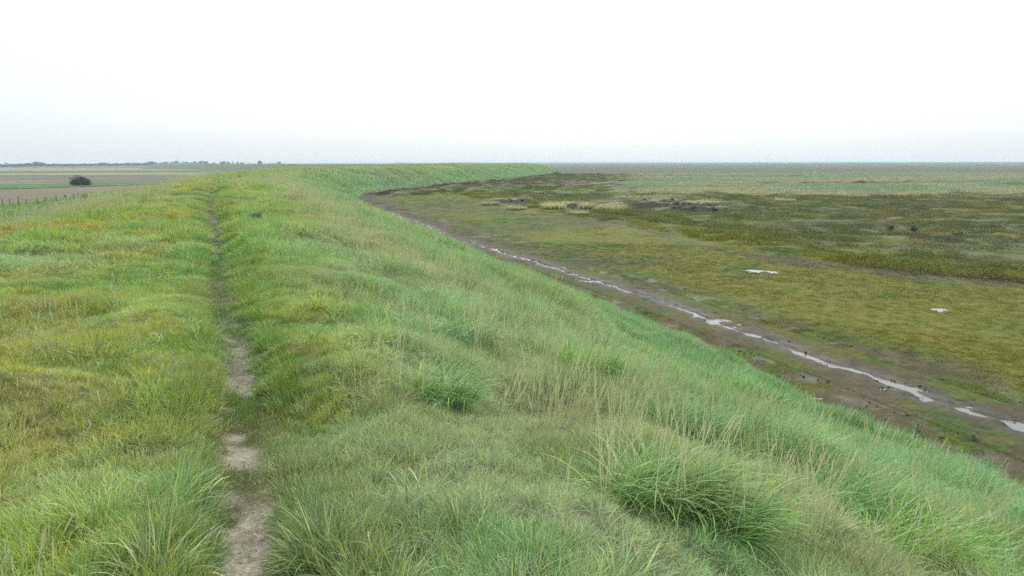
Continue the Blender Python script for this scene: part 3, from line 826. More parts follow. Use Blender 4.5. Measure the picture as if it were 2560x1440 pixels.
left = sstep(8, 26, x-(y-112)*.19+(w1-.5)*14)
pal = sstep(0, 14, y-112-(w3-.5)*34)*(1-sstep(330, 372, y+(w4-.5)*60))*left*sstep(.36, .50, w4+.10)
ok = (s < -2) & (rng.random(len(x)) < pal*.8)
x, y, s = x[ok], y[ok], s[ok]; n = len(x)
t = lerp(C(.25, .34, .235), C(.38, .37, .24), sstep(.45, .58, fbm(x*.4, y, 16, 251, 3)))*rng.uniform(.85, 1.15, n)[:, None]
scatter('pale_marsh_grass', np.stack([x, y, height(x, y, s, np.full(n, 99.0))], 1), rotations(n, rng.uniform(0, .2, n), rng.random(n)*6.28), np.stack([rng.uniform(.7, 1.2, n)]*3, 1), np.full(n, 9), t, MC,
        'broad band of pale blue green and straw grass far out on the marsh', 'marsh grass')
# low verge along the grass strip and under the fence
x, y = sample(50, 190, 1.4)
e1 = [P(a, b)[:2] for a, b in [(-700, 610), (420, 466), (620, 453.6), (-700, 496)]]
f1 = [P(a, b)[:2] for a, b in [(-700, 496), (620, 453.6), (640, 450), (-700, 474)]]
s = sdist(x, y)
strip = inside(x, y, f1); berm = (s > 33) & ~inside(x, y, e1) & ~strip & (y < 120)
ok = strip | berm
x, y, s, strip = x[ok], y[ok], s[ok], strip[ok]; n = len(x)
edge = dist_poly(x, y, np.array([f1[0], f1[1]]))
t = lerp(C(.10, .20, .065), C(.13, .21, .08), fbm(x, y, 3, 701, 3)); t = lerp(t, STRAW*.7, sstep(.56, .7, fbm(x, y, 4, 705, 3))*.5)
sc = rng.uniform(.7, 1.2, n)*np.where(strip, 1.2, 1.1)
zz = np.where(strip, .08, height(x, y, s, np.full(n, 99.0)))
scatter('field_edge_grass', np.stack([x, y, zz], 1), rotations(n, rng.uniform(0, .25, n), rng.random(n)*6.28), np.stack([sc]*3, 1), IP+rng.integers(0, 3, n), t*rng.uniform(.85, 1.15, n)[:, None], G,
        'rank green grass along the fence and the strip between the fields', 'grass')

# ---------------------------------------------------------------- single tussocks
def ground_z(x, y): return float(height(np.array([x]), np.array([y]))[0])
def on_bank(px, py):
    """walk the view ray down to the bank surface"""
    zt = 2.0
    zz = np.linspace(4.6, 0, 120)
    pp = np.array([P(px, py, q) for q in zz]); h = height(pp[:, 0], pp[:, 1])
    i = int(np.argmax(pp[:, 2] <= h)) if (pp[:, 2] <= h).any() else 119
    return pp[i][0], pp[i][1], float(h[i])
def tussock(px, py, rad, length, tint, label, n=420, az0=-.4, sweep=.5, width=.006, dry=12, stretch=1.0, flat=0, dry_len=.75, group=None, bank=True):
    x, y, z = on_bank(px, py) if bank else (*P(px, py)[:2], ground_z(*P(px, py)[:2]))
    root = empty('grass_tussock', (x, y, z), 0, label, 'grass tussock', group)
    r = rad*np.sqrt(rng.random(n))*.8; a = rng.random(n)*2*math.pi
    base = np.stack([r*np.cos(a)*stretch, r*np.sin(a), -.04+.05*rng.random(n)], 1)
    az = np.where(rng.random(n) < sweep, az0+rng.normal(0, .45, n), a+rng.normal(0, .6, n))
    L = length*rng.uniform(.55, 1.1, n)
    v, f, bv = blades(base, az, rng.uniform(.1, .7, n), rng.uniform(.7, 1.9, n), L, width*rng.uniform(.7, 1.3, n), 6)
    ti = np.repeat(np.asarray(tint)[None]*(1.7 if bank else .85)*rng.uniform(.7, 1.3, (n, 1)), 13, 0)
    put('blades', mesh('tussock_blades', v, f, M_TUSS, False, {'bv': ('FLOAT', bv), 'tint': ('FLOAT_VECTOR', ti)}), root, kind='stuff')
    if dry:
        r = rad*np.sqrt(rng.random(dry)); a = rng.random(dry)*2*math.pi
        base = np.stack([r*np.cos(a)*stretch, r*np.sin(a), np.full(dry, -.03)], 1)
        v, f, bv = blades(base, rng.random(dry)*6.28, rng.uniform(.0, .3, dry), rng.uniform(-.1, .4, dry), dry_len*rng.uniform(.6, 1.1, dry), width*.75*rng.uniform(.7, 1.2, dry), 5, bv=np.full(dry, .97))
        ti = np.repeat(np.tile(STRAW, (dry, 1)), 11, 0)
        put('dry_stalks', mesh('dry_stalks', v, f, M_TUSS, False, {'bv': ('FLOAT', bv), 'tint': ('FLOAT_VECTOR', ti)}), root, kind='stuff')
    return root
gB = 'big grass tussocks on the sea bank'
tussock(1640, 1260, .30, .50, (.11, .19, .06), 'largest front tussock, dark green with a crowd of dry straw stalks', 800, -.5, .6, .007, 50, 1.3, dry_len=.72, group=gB)
tussock(1860, 1300, .26, .40, (.15, .20, .06), 'stand of many upright bleached stalks between the two front tussocks', 160, -.4, .3, .006, 90, 1.6, dry_len=.55, group=gB)
tussock(1790, 1330, .28, .47, (.08, .17, .045), 'dark green arching tussock at the bottom edge just right of the largest straw-topped one', 560, -.5, .7, .006, 26, group=gB)
tussock(1700, 1090, .32, .48, (.065, .15, .055), 'deep green drooping tussock with a dark hollow under it, behind the straw-topped one', 620, -.35, .6, .0065, 12, 1.2, dry_len=.6, group=gB)
tussock(1930, 1150, .30, .50, (.10, .20, .06), 'long combed green tussock on the slope right of the deep green one', 560, -.45, .75, .0065, 10, 1.4, group=gB)
tussock(2080, 1290, .30, .52, (.08, .19, .055), 'wind-laid green tussock on the slope at the lower right', 560, -.5, .8, .0065, 8, 1.5, group=gB)
tussock(2250, 1400, .30, .52, (.10, .18, .035), 'yellowish green tussock in the bottom right corner', 560, -.5, .7, .0065, 6, 1.3, group=gB)
tussock(1450, 930, .40, .52, (.10, .20, .035), 'bright green tussock in the middle of the slope above the rill', 600, -.4, .7, .007, 8, 1.2, group=gB)
tussock(1830, 960, .36, .50, (.075, .20, .08), 'blue green tussock near the foot of the slope beside the mud', 560, -.4, .7, .007, 4, 1.2, group=gB)
tussock(1130, 860, .45, .50, (.10, .19, .08), 'broad bladed blue green tussock in the middle of the picture', 560, -.4, .6, .010, 6, 1.3, group=gB)
tussock(1180, 775, .40, .48, (.075, .18, .055), 'dark green tussock uphill of the middle of the slope', 500, -.4, .6, .008, 8, 1.2, group=gB)
tussock(1310, 835, .30, .62, (.15, .17, .06), 'straw topped tussock standing up halfway down the slope', 260, -.2, .3, .006, 46, dry_len=.8, group=gB)
tussock(270, 715, .66, .19, (.12, .195, .06), 'blue green broad leaved tussock on the crest left of the path', 620, -.3, .4, .008, 4, 1.8, group=gB)
tussock(210, 905, .40, .20, (.125, .20, .065), 'pale green broad tuft in the turf at the left of the crest', 420, -.3, .4, .006, 5, 1.4, group=gB)
tussock(60, 745, .17, .26, (.16, .15, .025), 'small round ochre tussock near the left edge', 260, 0, .1, .006, 0, group=gB)
tussock(1100, 1010, .30, .45, (.09, .18, .05), 'green tussock in front of the broad bladed one', 480, -.4, .6, .007, 10, 1.2, group=gB)
tussock(2130, 1180, .30, .45, (.06, .18, .07), 'dark blue green tussock low on the slope close to the mud edge', 500, -.4, .7, .007, 3, 1.3, group=gB)
gM = 'pale grass tussocks beside the creek hollow on the marsh'
PT = C(.34, .33, .17)
for px, py, rd_, ln, tn, lb, st in (
    (1385, 522, 1.15, .95, PT, 'pale bushy grass tussock, the tall one left of the small mud pool', 1.3),
    (1466, 521, .62, .95, PT*.95, 'pale spiky grass tussock between the two larger pale tussocks', 1.0),
    (1528, 524, 1.25, .80, PT*.95, 'widest pale mounded tussock just left of the grey mud hollow', 1.5),
    (1225, 513, .80, .60, PT*.85, 'pale low tussock at the left end of the creek hollow', 1.6),
    (1445, 537, .75, .45, PT*.85, 'small low straw tussock in front of the creek bank', 1.5),
    (1290, 524, .80, .50, PT*.9, 'straw coloured tussock beside the bleached branches', 1.6),
    (1570, 500, 1.3, .70, C(.24, .27, .16), 'grey green grass tussock on the far bank of the mud hollow', 2.0),
    (1660, 496, 1.4, .60, C(.25, .27, .15), 'long pale grass ridge along the back of the mud hollow', 2.6),
    (1775, 507, 1.0, .50, C(.22, .22, .09), 'yellow green tussock at the right end of the mud hollow', 1.4),
    (1962, 505, 1.1, .60, PT*.8, 'lone pale domed tussock right of the creek hollow', 1.3)):
    tussock(px, py, rd_*1.1, ln*1.55, tn*1.5, lb, 700, 0, .1, .035, 16, st, dry_len=ln*1.7, group=gM, bank=False)

# ---------------------------------------------------------------- seed stalks, leafy plants
def stalk(px, py, L, az, lean, label, green=False, w=.004, bank=True):
    x, y, z = on_bank(px, py) if bank else (*P(px, py)[:2], ground_z(*P(px, py)[:2]))
    root = empty('seed_stalk', (x, y, z), 0, label, 'grass stalk', 'tall seed stalks')
    mb = MB(); pts = [Vector((math.cos(az)*math.sin(lean)*L*t*(.6+.4*t), math.sin(az)*math.sin(lean)*L*t*(.6+.4*t), L*t*math.cos(lean)-.03)) for t in (0, .3, .6, .8, .9, 1)]
    mb.tube(pts[:4], [w*.5, w*.45, w*.4, w*.35], 5)
    mt = M_SG if green else M_SD
    put('stem', mb.me('stem', mt), root)
    hd = MB(); r_ = random.Random(int(px))
    for k in range(16):
        t = .70+.3*k/16; p = pts[0].lerp(pts[-1], t)
        p = Vector((math.cos(az)*math.sin(lean)*L*t*(.6+.4*t), math.sin(az)*math.sin(lean)*L*t*(.6+.4*t), L*t*math.cos(lean)-.03))
        a_ = r_.random()*6.28; q = Vector((math.cos(a_), math.sin(a_), .9))*(.035 if k % 3 else .05)*(1-.5*k/16)
        q = q*.55; hd.tube([p, p+q*.6, p+q], [w*.3, w*.6, w*.2], 4)
    put('seed_head', hd.me('seed_head', mt), root)
M_SD = simple('dry_stem', (.38, .36, .21), .8, .2, 30)
M_SG = simple('green_grey_stem', (.27, .33, .22), .8, .2, 30)
stalk(430, 985, .32, 1.2, .15, 'grey green flowering stalk standing alone left of the path', True, .005)
stalk(1275, 672, .55, 2.2, .3, 'leftmost of the three pale feathery stalks at the slope edge above the mud', False, .008)
stalk(1290, 672, .50, 1.2, .15, 'middle one of the three pale feathery stalks at the slope edge', False, .008)
stalk(1300, 678, .45, .4, .2, 'rightmost of the three pale feathery stalks at the slope edge', False, .008)
stalk(1712, 905, .5, .8, .15, 'yellowish seed stalk sticking up beside the mud near the tall weeds', True, .008)
stalk(1540, 1110, .55, 2.4, .15, 'tall thin straw stalk rising above the front tussock', False, .004)
stalk(2088, 1175, .55, 1.3, .12, 'thin upright straw stalk on the slope right of the dark hollow', False, .004)
stalk(2280, 1290, .42, 1.0, .25, 'slanting straw stalk on the lower right slope', False, .004)
stalk(180, 1190, .30, 1.0, .45, 'bent seed stalk lying over the turf at lower left', False, .004)
stalk(1255, 960, .45, 1.5, .1, 'single straw stalk in the middle of the slope', False, .004)
stalk(1050, 790, .45, 1.9, .1, 'straw stalk beside the broad bladed tussock', False, .005)
stalk(905, 1090, .30, 2.6, .25, 'short straw stalk in the turf right of the path', False, .004)

def weed(px, py, h, tint, label, n=7, leaf=.05, spread=.5, bank=False, cat='plant', name='leafy_weed', dens=16, spiky=1.0):
    x, y, z = on_bank(px, py) if bank else (*P(px, py)[:2], ground_z(*P(px, py)[:2]))
    root = empty(name, (x, y, z), 0, label, cat)
    st = MB(); LV = []; LF = []; r_ = random.Random(int(px*7+py)); off = 0
    for k in range(n):
        az = r_.random()*6.28; ln = r_.uniform(0, spread); L = h*r_.uniform(.6, 1.05)
        bx, by = r_.uniform(-.25, .25)*h, r_.uniform(-.25, .25)*h
        f = lambda t: Vector((bx+math.cos(az)*math.sin(ln)*L*t, by+math.sin(az)*math.sin(ln)*L*t, L*t*math.cos(ln)-.02))
        st.tube([f(0), f(.5), f(1)], [.006, .005, .002], 5)
        for q in range(dens):
            t = r_.uniform(.12, 1); c = f(t); a2 = r_.random()*6.28
            u = Vector((math.cos(a2), math.sin(a2), r_.uniform(-.2, .7))).normalized(); l_ = leaf*r_.uniform(.6, 1.2)*(1.25-.6*t)
            w_ = u.cross(Vector((0, 0, 1))).normalized()*l_*.22*spiky
            mid = c+u*l_*.55+Vector((0, 0, .1*l_))
            LV += [c, mid-w_, c+u*l_-Vector((0, 0, .15*l_)), mid+w_]; LF.append((off, off+1, off+2, off+3)); off += 4
    mm = mesh('leaves', [tuple(v) for v in LV], LF, None)
    bvv = np.repeat(np.array([r_.random()*.6 for _ in range(len(LF))]), 4)
    at = mm.attributes.new('bv', 'FLOAT', 'POINT'); at.data.foreach_set('value', bvv.astype(np.float32))
    mm.materials.append(leafmat('weed_leaves_%d' % int(px), 'GEOMETRY', const=tint, trans=.25))
    put('stem', st.me('stem', M_SG), root); put('leaves', mm, root)
weed(640, 560, .34, (.13, .25, .14), 'dark green leafy clump of weeds on the bank just right of the path', 18, .11, .7, True, name='leafy_weed', dens=26)
weed(600, 446, .32, (.06, .13, .06), 'tiny dark plant beside the far end of the path', 6, .22, .6, True)
weed(2290, 1085, .45, (.18, .27, .13), 'tall thin leafy weed growing on the mud at the foot of the slope', 12, .055, .35)
weed(2432, 1100, .20, (.13, .22, .09), 'small leafy weed out on the mud left of the frame edge', 8, .05, .4)
weed(2475, 1190, .34, (.16, .28, .16), 'bushy blue green weed at the slope foot near the right edge', 26, .06, .5, dens=22)
weed(1950, 955, .26, (.15, .22, .11), 'low leafy weed patch at the edge of the mud below the slope', 16, .06, .7)
weed(2100, 500, .50, (.10, .14, .06), 'dark scrubby plant out in the marsh', 10, .2, .7) if False else None
weed(2395, 590, .6, (.08, .11, .05), 'dark shrubby marsh plant in a hollow far right', 14, .22, .9)
weed(2225, 572, .6, (.09, .15, .07), 'left one of two dark green bushes standing in the marsh', 14, .22, .8)
weed(2285, 574, .6, (.085, .15, .07), 'right one of two dark green bushes standing in the marsh', 14, .22, .8)

# ---------------------------------------------------------------- fences
posts = [(7.6, 517), (25, 517), (48, 515), (67, 512), (95, 514), (113, 508), (117, 506), (141, 507), (163, 506), (184, 502), (210, 496), (230, 490)]
tops = [501, 501.5, 496, 501, 498.5, 497, 495, 492.5, 490.5, 487, 486, 483]
fr0 = P(7.6, 517, .05)
fence = empty('wire_fence', (float(fr0[0]), float(fr0[1]), 0), 0, 'old fence of uneven dark wooden posts with sagging wire below the bank', 'fence')
pp = []
for i, ((a, b), tp) in enumerate(zip(posts, tops)):
    p = P(a, b, .05); D = p[1]; h = (b-tp)/FPX*math.hypot(p[0], p[1])*.97; h = max(.6, min(1.25, h))+.10
    lx = random.uniform(-.05, .05)
    q = p-fr0
    mb = MB().tube([(q[0], q[1], -.2), (q[0]+lx*.5, q[1], h*.5), (q[0]+lx, q[1], h)], [.075, .07, .06], 8)
    put('post', mb.me('post', M_WOOD), fence)
    pp.append((q[0]+lx*.8, q[1], h*.92, i))
for i in range(len(pp)-1):
    a_, b_ = pp[i], pp[i+1]
    if i in (5,): continue
    for lv in (1.0, .55):
        m_ = [((a_[0]*(1-t)+b_[0]*t), a_[1]*(1-t)+b_[1]*t-.0, (a_[2]*(1-t)+b_[2]*t)*lv-.08*math.sin(math.pi*t)) for t in (0, .25, .5, .75, 1)]
        put('wire', MB().tube(m_, .012, 4).me('wire', M_WIRE), fence)
# fence along the foot of the far bank
n = 34
A_ = P(600, 424.6, 0); B_ = P(1010, 424.0, 0)
fence2 = empty('post_fence', (float(A_[0]), float(A_[1]), 0), 0, 'faint row of thin fence posts along the foot of the far bank', 'fence')
pm = MB().tube([(0, 0, -.2), (0, 0, 1.5)], [.09, .08], 6).me('far_post', M_WOOD)
prev = None
for i in range(n):
    t = i/(n-1); q = (B_-A_)*t
    xx, yy = A_[0]+q[0], A_[1]+q[1]
    o = put('post', pm, fence2, loc=(q[0], q[1], ground_z(xx, yy)), rz=random.random()*6)
    o.scale = (1, 1, random.uniform(.8, 1.15))
wm = MB()
for i in range(n-1):
    t0, t1 = i/(n-1), (i+1)/(n-1); q0 = (B_-A_)*t0; q1 = (B_-A_)*t1
    wm.tube([(q0[0], q0[1], ground_z(A_[0]+q0[0], A_[1]+q0[1])+1.15), (q1[0], q1[1], ground_z(A_[0]+q1[0], A_[1]+q1[1])+1.15)], .02, 4)
put('wire', wm.me('far_wire', M_WIRE), fence2)
# sluice by the end of the far bank
q = P(514, 422.5, 0)
sl = empty('sluice', (float(q[0]), float(q[1]), 0), .2, 'small dark sluice frame of upright posts at the foot of the far bank', 'sluice')
for dx, h in ((-.9, 2.5), (0.5, 3.0), (1.1, 3.0), (2.4, 1.6)):
    put('post', MB().box((dx, 0, h/2), (.16, .16, h/2)).me('post', M_DARKW), sl)
put('rail', MB().box((.8, -.22, 1.1), (2.4, .06, .12)).me('rail', M_DARKW), sl)
put('gate_board', MB().box((.8, .25, .6), (.55, .05, .6)).me('gate_board', M_DARKW), sl)

# ---------------------------------------------------------------- trees and the bush
def crown_mesh(name, w, h, d, nleaf, leaf, lobes, seed, mat, z0=.15, col=(.040, .062, .028)):
    r = np.random.default_rng(seed); L = []
    cs = []
    for k in range(lobes):
        a = r.random()*6.28; q = r.random()**.6
        cs.append((math.cos(a)*q*w*.33, math.sin(a)*q*d*.33, h*(z0+.25+.48*r.random()*(1-.5*q)), r.uniform(.22, .38)))
    pts = []; 
    for k in range(nleaf):
        c = cs[r.integers(0, lobes)]; u = r.normal(0, 1, 3); u /= np.linalg.norm(u); q = r.random()**.35
        pts.append((c[0]+u[0]*q*w*c[3], c[1]+u[1]*q*d*c[3], max(.04*h, c[2]+u[2]*q*h*c[3]*.95)))
    c = np.array(pts); n = len(c)
    u = r.normal(0, 1, (n, 3)); u /= np.linalg.norm(u, axis=1)[:, None]
    v_ = np.cross(u, r.normal(0, 1, (n, 3))); v_ /= np.linalg.norm(v_, axis=1)[:, None]
    s_ = leaf*r.uniform(.6, 1.4, n)[:, None]
    v = np.stack([c-u*s_, c-v_*s_*.55, c+u*s_, c+v_*s_*.55], 1).reshape(-1, 3)
    t = np.repeat(np.asarray(col)[None]*r.uniform(.6, 1.5, (n, 1)), 4, 0)
    return mesh(name, v, np.arange(n*4).reshape(-1, 4), mat, False, {'bv': ('FLOAT', np.repeat(r.random(n)*.6, 4)), 'tint': ('FLOAT_VECTOR', t)})
def trunk_mesh(h, r0):
    mb = MB().tube([(0, 0, -.3), (.02*h, 0, h*.3), (0, .02*h, h*.7)], [r0, r0*.8, r0*.35], 7)
    for k in range(5):
        a = k*1.3; mb.tube([(0, 0, h*(.25+.07*k)), (math.cos(a)*h*.16, math.sin(a)*h*.16, h*(.45+.08*k)), (math.cos(a)*h*.26, math.sin(a)*h*.26, h*(.6+.06*k))], [r0*.45, r0*.3, r0*.12], 5)
    return mb.me('trunk', M_BARK)
kinds = [crown_mesh('crown', 1.0, 1.0, 1.0, 650, .062, 9, 800+k, M_TUSS, z0=.0 if k % 2 else .08) for k in range(6)]
tr_me = trunk_mesh(1.0, .035)
def tree(px, ytop, ybase, wpx, dist, label, k, cat='tree', name='hedgerow_tree', spire=False):
    hz = 407.4-(px/2560)*6.4                       # horizon row there
    x = (px-1280)/FPX*dist/ math.cos(PITCH)*.985; zb = 0.0
    H = ((hz-ytop)/FPX*dist+CAM_Z)*1.08; Wd = max(1.5, wpx/FPX*dist)*1.12
    root = empty(name, (x, dist, zb), random.random()*6.28, label, cat, 'trees along the far landward horizon')
    c = put('crown', kinds[k % 6], root); c.scale = (Wd*1.05, Wd*1.05, H*1.12)
    t = put('trunk', tr_me, root); t.scale = (H*.9, H*.9, H*.85)
TR = [(8, 410.8, 20), (22, 411, 18), (36, 410.8, 16), (54, 409.8, 17), (67, 410.5, 12), (77, 408.8, 14), (93, 406.6, 16), (105, 405, 9), (112, 403.8, 14), (126, 405.4, 13), (139, 409.2, 14), (152, 408, 16), (166, 408.6, 15), (180, 408, 14), (193, 408.4, 15), (206, 409.6, 12),
      (218, 409.0, 14), (232, 408.3, 12), (243, 408, 12), (249.5, 407.1, 4), (257, 408.3, 9), (268, 406.5, 12), (279, 405.8, 13), (294, 409.5, 12), (308, 406.8, 12), (318, 406.6, 11), (333, 406.2, 15), (349, 406.3, 9), (360, 406.3, 14), (374, 406.6, 14),
      (392, 402.8, 15), (403, 404.0, 11), (417, 405.6, 12), (430, 404.2, 12), (446, 404.2, 11), (458, 401.6, 13), (474, 403.8, 8), (482, 403.2, 9), (502, 402.6, 7), (492, 405.4, 12), (516, 401.6, 12), (525, 402.4, 4), (530, 402.2, 6.5), (545, 405.2, 14), (569, 402.8, 15), (583, 404.2, 7), (595, 401.7, 2.6), (606, 403.2, 4), (617, 405.2, 7), (660.5, 399.4, 12), (707, 403.4, 8)]
words = {112: 'tallest rounded tree of the left clump on the landward horizon', 126: 'second tallest rounded tree of the left clump, right of the tallest',
         660.5: 'large round lone tree standing clear above the horizon behind the far bank', 707: 'small lone tree farthest right on the landward horizon',
         595: 'very narrow pointed tree on the horizon left of the lone round tree', 249.5: 'thin tree poking up out of the middle of the hedgerow',
         392: 'broad tall tree at the right end of the long hedgerow', 8: 'low hazy tree at the left edge of the picture'}
sz = lambda t: 'taller' if t < 403.5 else ('mid height' if t < 407 else 'low')
for i, (px, yt, w) in enumerate(TR):
    dist = float(np.interp(px, [0, 250, 400, 470, 720], [960, 1230, 1350, 1500, 1600]))
    if px in words: lb = words[px]
    else:
        if px < 105: where = 'from the left, before the tallest rounded tree'
        elif px < 250: where = 'in the hedgerow after the two tall ones'
        elif px < 392: where = 'in the hedgerow right of the thin tree'
        elif px < 495: where = 'in the row right of the broad tall tree'
        else: where = 'in the broken row behind the sluice'
        ords = ['first', 'second', 'third', 'fourth', 'fifth', 'sixth', 'seventh', 'eighth', 'ninth', 'tenth', 'eleventh', 'twelfth']
        same = [q for q in TR if q[0] not in words and ((q[0] < 105) == (px < 105)) and ((q[0] < 250) == (px < 250)) and ((q[0] < 392) == (px < 392)) and ((q[0] < 495) == (px < 495))]
        same.sort()
        lb = '%s %s tree %s' % (sz(yt), ords[[q[0] for q in same].index(px)], where)
    tree(px, yt, 0, w*1.15, dist, lb, i)
for px, yt, w in ((15, 407.4, 18), (38, 406.0, 9), (71, 407.6, 10)):
    tree(px, yt, 0, w, 2300, {15: 'broad pale tree far behind the hedgerow at the left edge', 38: 'pale narrow far tree showing over the hedgerow near the left edge', 71: 'very faint far tree just left of the tallest rounded tree'}[px], px, name='far_tree')
q = P(203, 463.5, .1)
def hedge_run(x0p, x1p, d0_, d1_, hgt, label, seed):
    A0 = np.array([(x0p-1280)/FPX*d0_, d0_]); A1 = np.array([(x1p-1280)/FPX*d1_, d1_]); L_ = np.linalg.norm(A1-A0)
    r_ = np.random.default_rng(seed); n = int(L_*20)
    t_ = r_.random(n); hh = hgt*(.65+.7*fbm(t_*L_, t_*0, 9.0, seed, 3)); c = np.stack([A0[0]+(A1[0]-A0[0])*t_+r_.normal(0, 1.0, n), A0[1]+(A1[1]-A0[1])*t_+r_.normal(0, 1.0, n), hh*r_.random(n)**.8], 1)
    o_ = c[0].copy(); o_[2] = 0; c = c-o_
    u = r_.normal(0, 1, (n, 3)); u /= np.linalg.norm(u, axis=1)[:, None]; v_ = np.cross(u, r_.normal(0, 1, (n, 3))); v_ /= np.linalg.norm(v_, axis=1)[:, None]
    v = np.stack([c-u*.62, c-v_*.4, c+u*.62, c+v_*.4], 1).reshape(-1, 3)
    tt = np.repeat(np.tile(C(.035, .055, .026), (n, 1))*r_.uniform(.6, 1.5, (n, 1)), 4, 0)
    put('hedge', mesh('hedge', v, np.arange(n*4).reshape(-1, 4), M_TUSS, False, {'bv': ('FLOAT', np.repeat(r_.random(n)*.6, 4)), 'tint': ('FLOAT_VECTOR', tt)}), label=label, cat='hedge', loc=tuple(o_), group='hedges on the landward horizon')
hedge_run(-260, 246, 930, 1225, 3.4, 'long low dark hedge at the far edge of the fields, left run', 31)
hedge_run(254, 400, 1235, 1350, 3.8, 'shorter far hedge run ending at the broad tall tree', 32)
bush = empty('hawthorn_bush', (float(q[0]), float(q[1]), .05), 0, 'dark green round bush standing alone on the green strip between the fields', 'bush')
put('crown', crown_mesh('bush_crown', 4.7, 3.1, 4.2, 5200, .12, 20, 905, M_TUSS, z0=-.1, col=(.040, .085, .038)), bush)
tm_ = MB()
for k in range(7):
    a = k*.9; tm_.tube([(0, 0, -.2), (math.cos(a)*.7, math.sin(a)*.7, .9), (math.cos(a)*1.6, math.sin(a)*1.4, 1.7)], [.09, .06, .03], 5)
put('trunk', tm_.me('bush_stems', M_BARK), bush)

# ---------------------------------------------------------------- small things on the marsh and the mud
q = P(1391, 434, 0)
o = empty('tree_stump', (float(q[0]), float(q[1]), 0), .3, 'dark stranded stump with a pale broken end at the tip of the bank', 'stump')
put('log', MB().tube([(-.9, 0, .25), (0, .1, .55), (.9, .1, 1.0)], [.42, .40, .34], 9).me('log', M_DARKW), o)
put('broken_end', MB().tube([(-.75, -.3, .8), (-.2, -.3, 1.05)], [.25, .14], 7).me('broken_end', M_DRIFT), o)
put('root', MB().tube([(.8, 0, .9), (1.2, .2, 1.2), (1.3, .5, .7)], [.16, .1, .05], 6).me('root', M_DARKW), o)
def bird(px, py, s, label, rz):
    q = P(px, py, 0)
    o = empty('white_bird', (float(q[0]), float(q[1]), .05), rz, label, 'bird', 'white birds far out on the marsh')
    mb = MB().tube([(-.5*s, 0, .30*s), (-.3*s, 0, .27*s), (0, 0, .25*s), (.28*s, 0, .28*s), (.38*s, 0, .42*s), (.40*s, 0, .56*s), (.47*s, 0, .60*s), (.56*s, 0, .57*s)], [.02*s, .10*s, .19*s, .14*s, .05*s, .04*s, .055*s, .015*s], 9)
    put('body', mb.me('body', M_WHITE, True), o)
    for sgn in (-1, 1): put('leg', MB().tube([(0, .06*s*sgn, .12*s), (0, .06*s*sgn, -.05)], .015, 5).me('leg', M_DARKW), o)
bird(2036, 432.2, 1.1, 'larger white bird resting on the pale grass far out, at its near edge', .1)
bird(2045, 429.6, .6, 'smaller white bird behind and to the right of the larger one', .3)
q = P(2038, 1002, 0)
o = put('driftwood_stick', MB().tube([(-.16, 0, .03), (-.05, .02, .05), (.1, -.01, .04), (.17, .02, .06)], [.018, .022, .02, .01], 6).me('driftwood_stick', M_PALE), label='short white bleached stick lying on the mud below the slope', cat='driftwood', loc=(q[0], q[1], ground_z(q[0], q[1])), rz=-.1)
q = P(1312, 536, 0)
o = empty('dead_branch', (float(q[0]), float(q[1]), ground_z(q[0], q[1])), 0, 'tangle of bleached grey branches lying left of the creek hollow', 'driftwood')
for k in range(9):
    a = random.uniform(-.5, .5); l_ = random.uniform(.5, 1.2); bx = random.uniform(-1.6, 1.6); by = random.uniform(-1, 1)
    put('branch', MB().tube([(bx-l_*.5, by, .08), (bx, by+a*l_*.3, .30), (bx+l_*.6, by+a*l_, .12)], [.03, .024, .012], 6).me('branch', M_DRIFT), o)
q = P(2322, 1152, 0)
o = empty('dead_twig', (float(q[0]), float(q[1]), ground_z(q[0], q[1])), 0, 'dark crooked dead twig lying on the mud near the right edge', 'driftwood')
for k in range(5):
    a = k*1.1; put('branch', MB().tube([(0, 0, .03), (.12*math.cos(a), .12*math.sin(a), .10), (.26*math.cos(a+.3), .26*math.sin(a+.3), .04)], [.010, .008, .003], 5).me('branch', M_DARKW), o)
gr = MB()
for k in range(260):
    i = random.randrange(0, 60); p = PATH[min(len(PATH)-1, 6+i)]+np.array([random.gauss(0, .11), random.gauss(0, .25)])
    if np.hypot(*p) > 14 or p[1] < 1.5: continue
    r_ = random.uniform(.0015, .006); gr.lump((p[0], p[1], ground_z(p[0], p[1])+.002), (r_*1.3, r_, r_*.7), k, 6, 3)
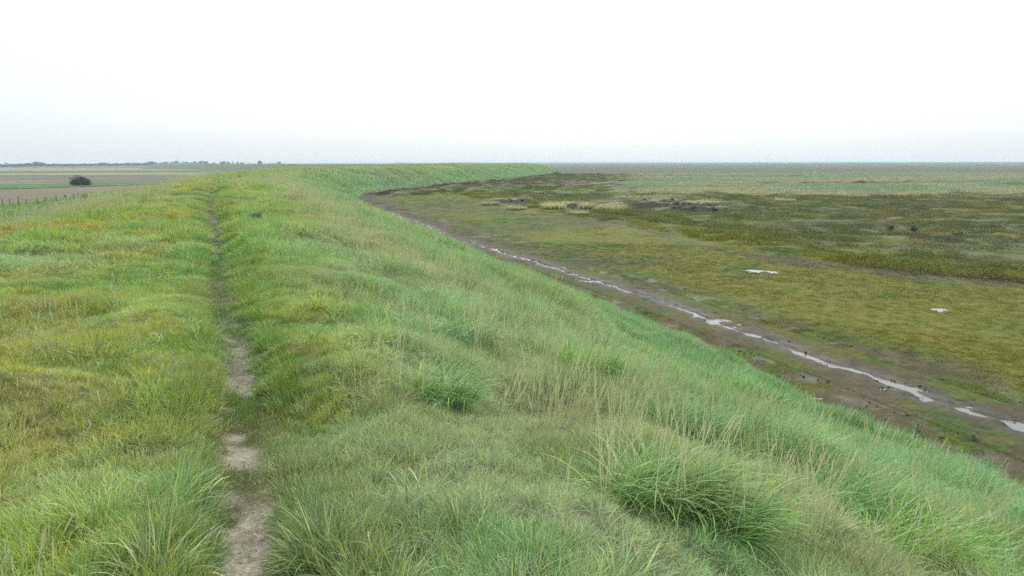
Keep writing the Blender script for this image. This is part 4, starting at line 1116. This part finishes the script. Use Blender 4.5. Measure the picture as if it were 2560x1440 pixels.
put('path_grit', gr.me('path_grit', M_GRIT, True), label='small stones and crumbs of earth on the bare patches of the path', cat='grit', kind='stuff')
# clods along the rill and shells on the mud
cl = MB(); shl = MB()
for k in range(420):
    i = random.randrange(20, len(RILL)-5); p = RILL[i]+np.array([random.gauss(0, 1.1), random.gauss(0, 1.1)])
    if float(sdist(np.array([p[0]]), np.array([p[1]]))[0]) > -.4: continue
    r_ = random.uniform(.01, .04); cl.lump((p[0], p[1], ground_z(p[0], p[1])+.02), (r_*1.3, r_, r_*.6), k, 7, 4)
for k in range(260):
    c_k, a_k, b_k, _ = CRK[random.choice((0, 0, 0, 1, 2, 3, 4))]; t = random.random()*6.28; q = math.sqrt(random.random())*.85
    x_, y_ = c_k[0]+a_k*q*math.cos(t), c_k[1]+b_k*q*math.sin(t); r_ = random.uniform(.05, .2)
    cl.lump((x_, y_, ground_z(x_, y_)), (r_*1.5, r_, r_*.6), k, 7, 4)
put('mud_clods', cl.me('mud_clods', M_CLOD, True), label='scattered dark clods of mud along the rill and in the creek hollow', cat='mud clods', kind='stuff')
for k in range(120):
    px, py = random.uniform(1900, 2700), random.uniform(900, 1300); p = P(px, py, 0)
    s_ = float(sdist(np.array([p[0]]), np.array([p[1]]))[0])
    if s_ > -.4 or s_ < -6: continue
    shl.lump((p[0], p[1], ground_z(p[0], p[1])+.01), (.009, .007, .003), k, 6, 3)
put('shells', shl.me('shells', M_SHELL), label='tiny pale shells scattered over the brown mud', cat='shells', kind='stuff')

# ---------------------------------------------------------------- haze: a closed box of thin even air
hm, hn, hl = newmat('haze_air')
ho = hn.new('ShaderNodeOutputMaterial'); hv = hn.new('ShaderNodeVolumePrincipled')
hv.inputs['Color'].default_value = (.80, .91, 1.0, 1); hv.inputs['Density'].default_value = .00028; hv.inputs['Anisotropy'].default_value = .0
hl.new(hv.outputs[0], ho.inputs['Volume'])
hb = MB().box((0, 0, 5.6), (9600, 9600, 6.6))
put('haze', hb.me('haze', hm), kind='stuff', label='thin pale haze over the whole flat coast', cat='haze')
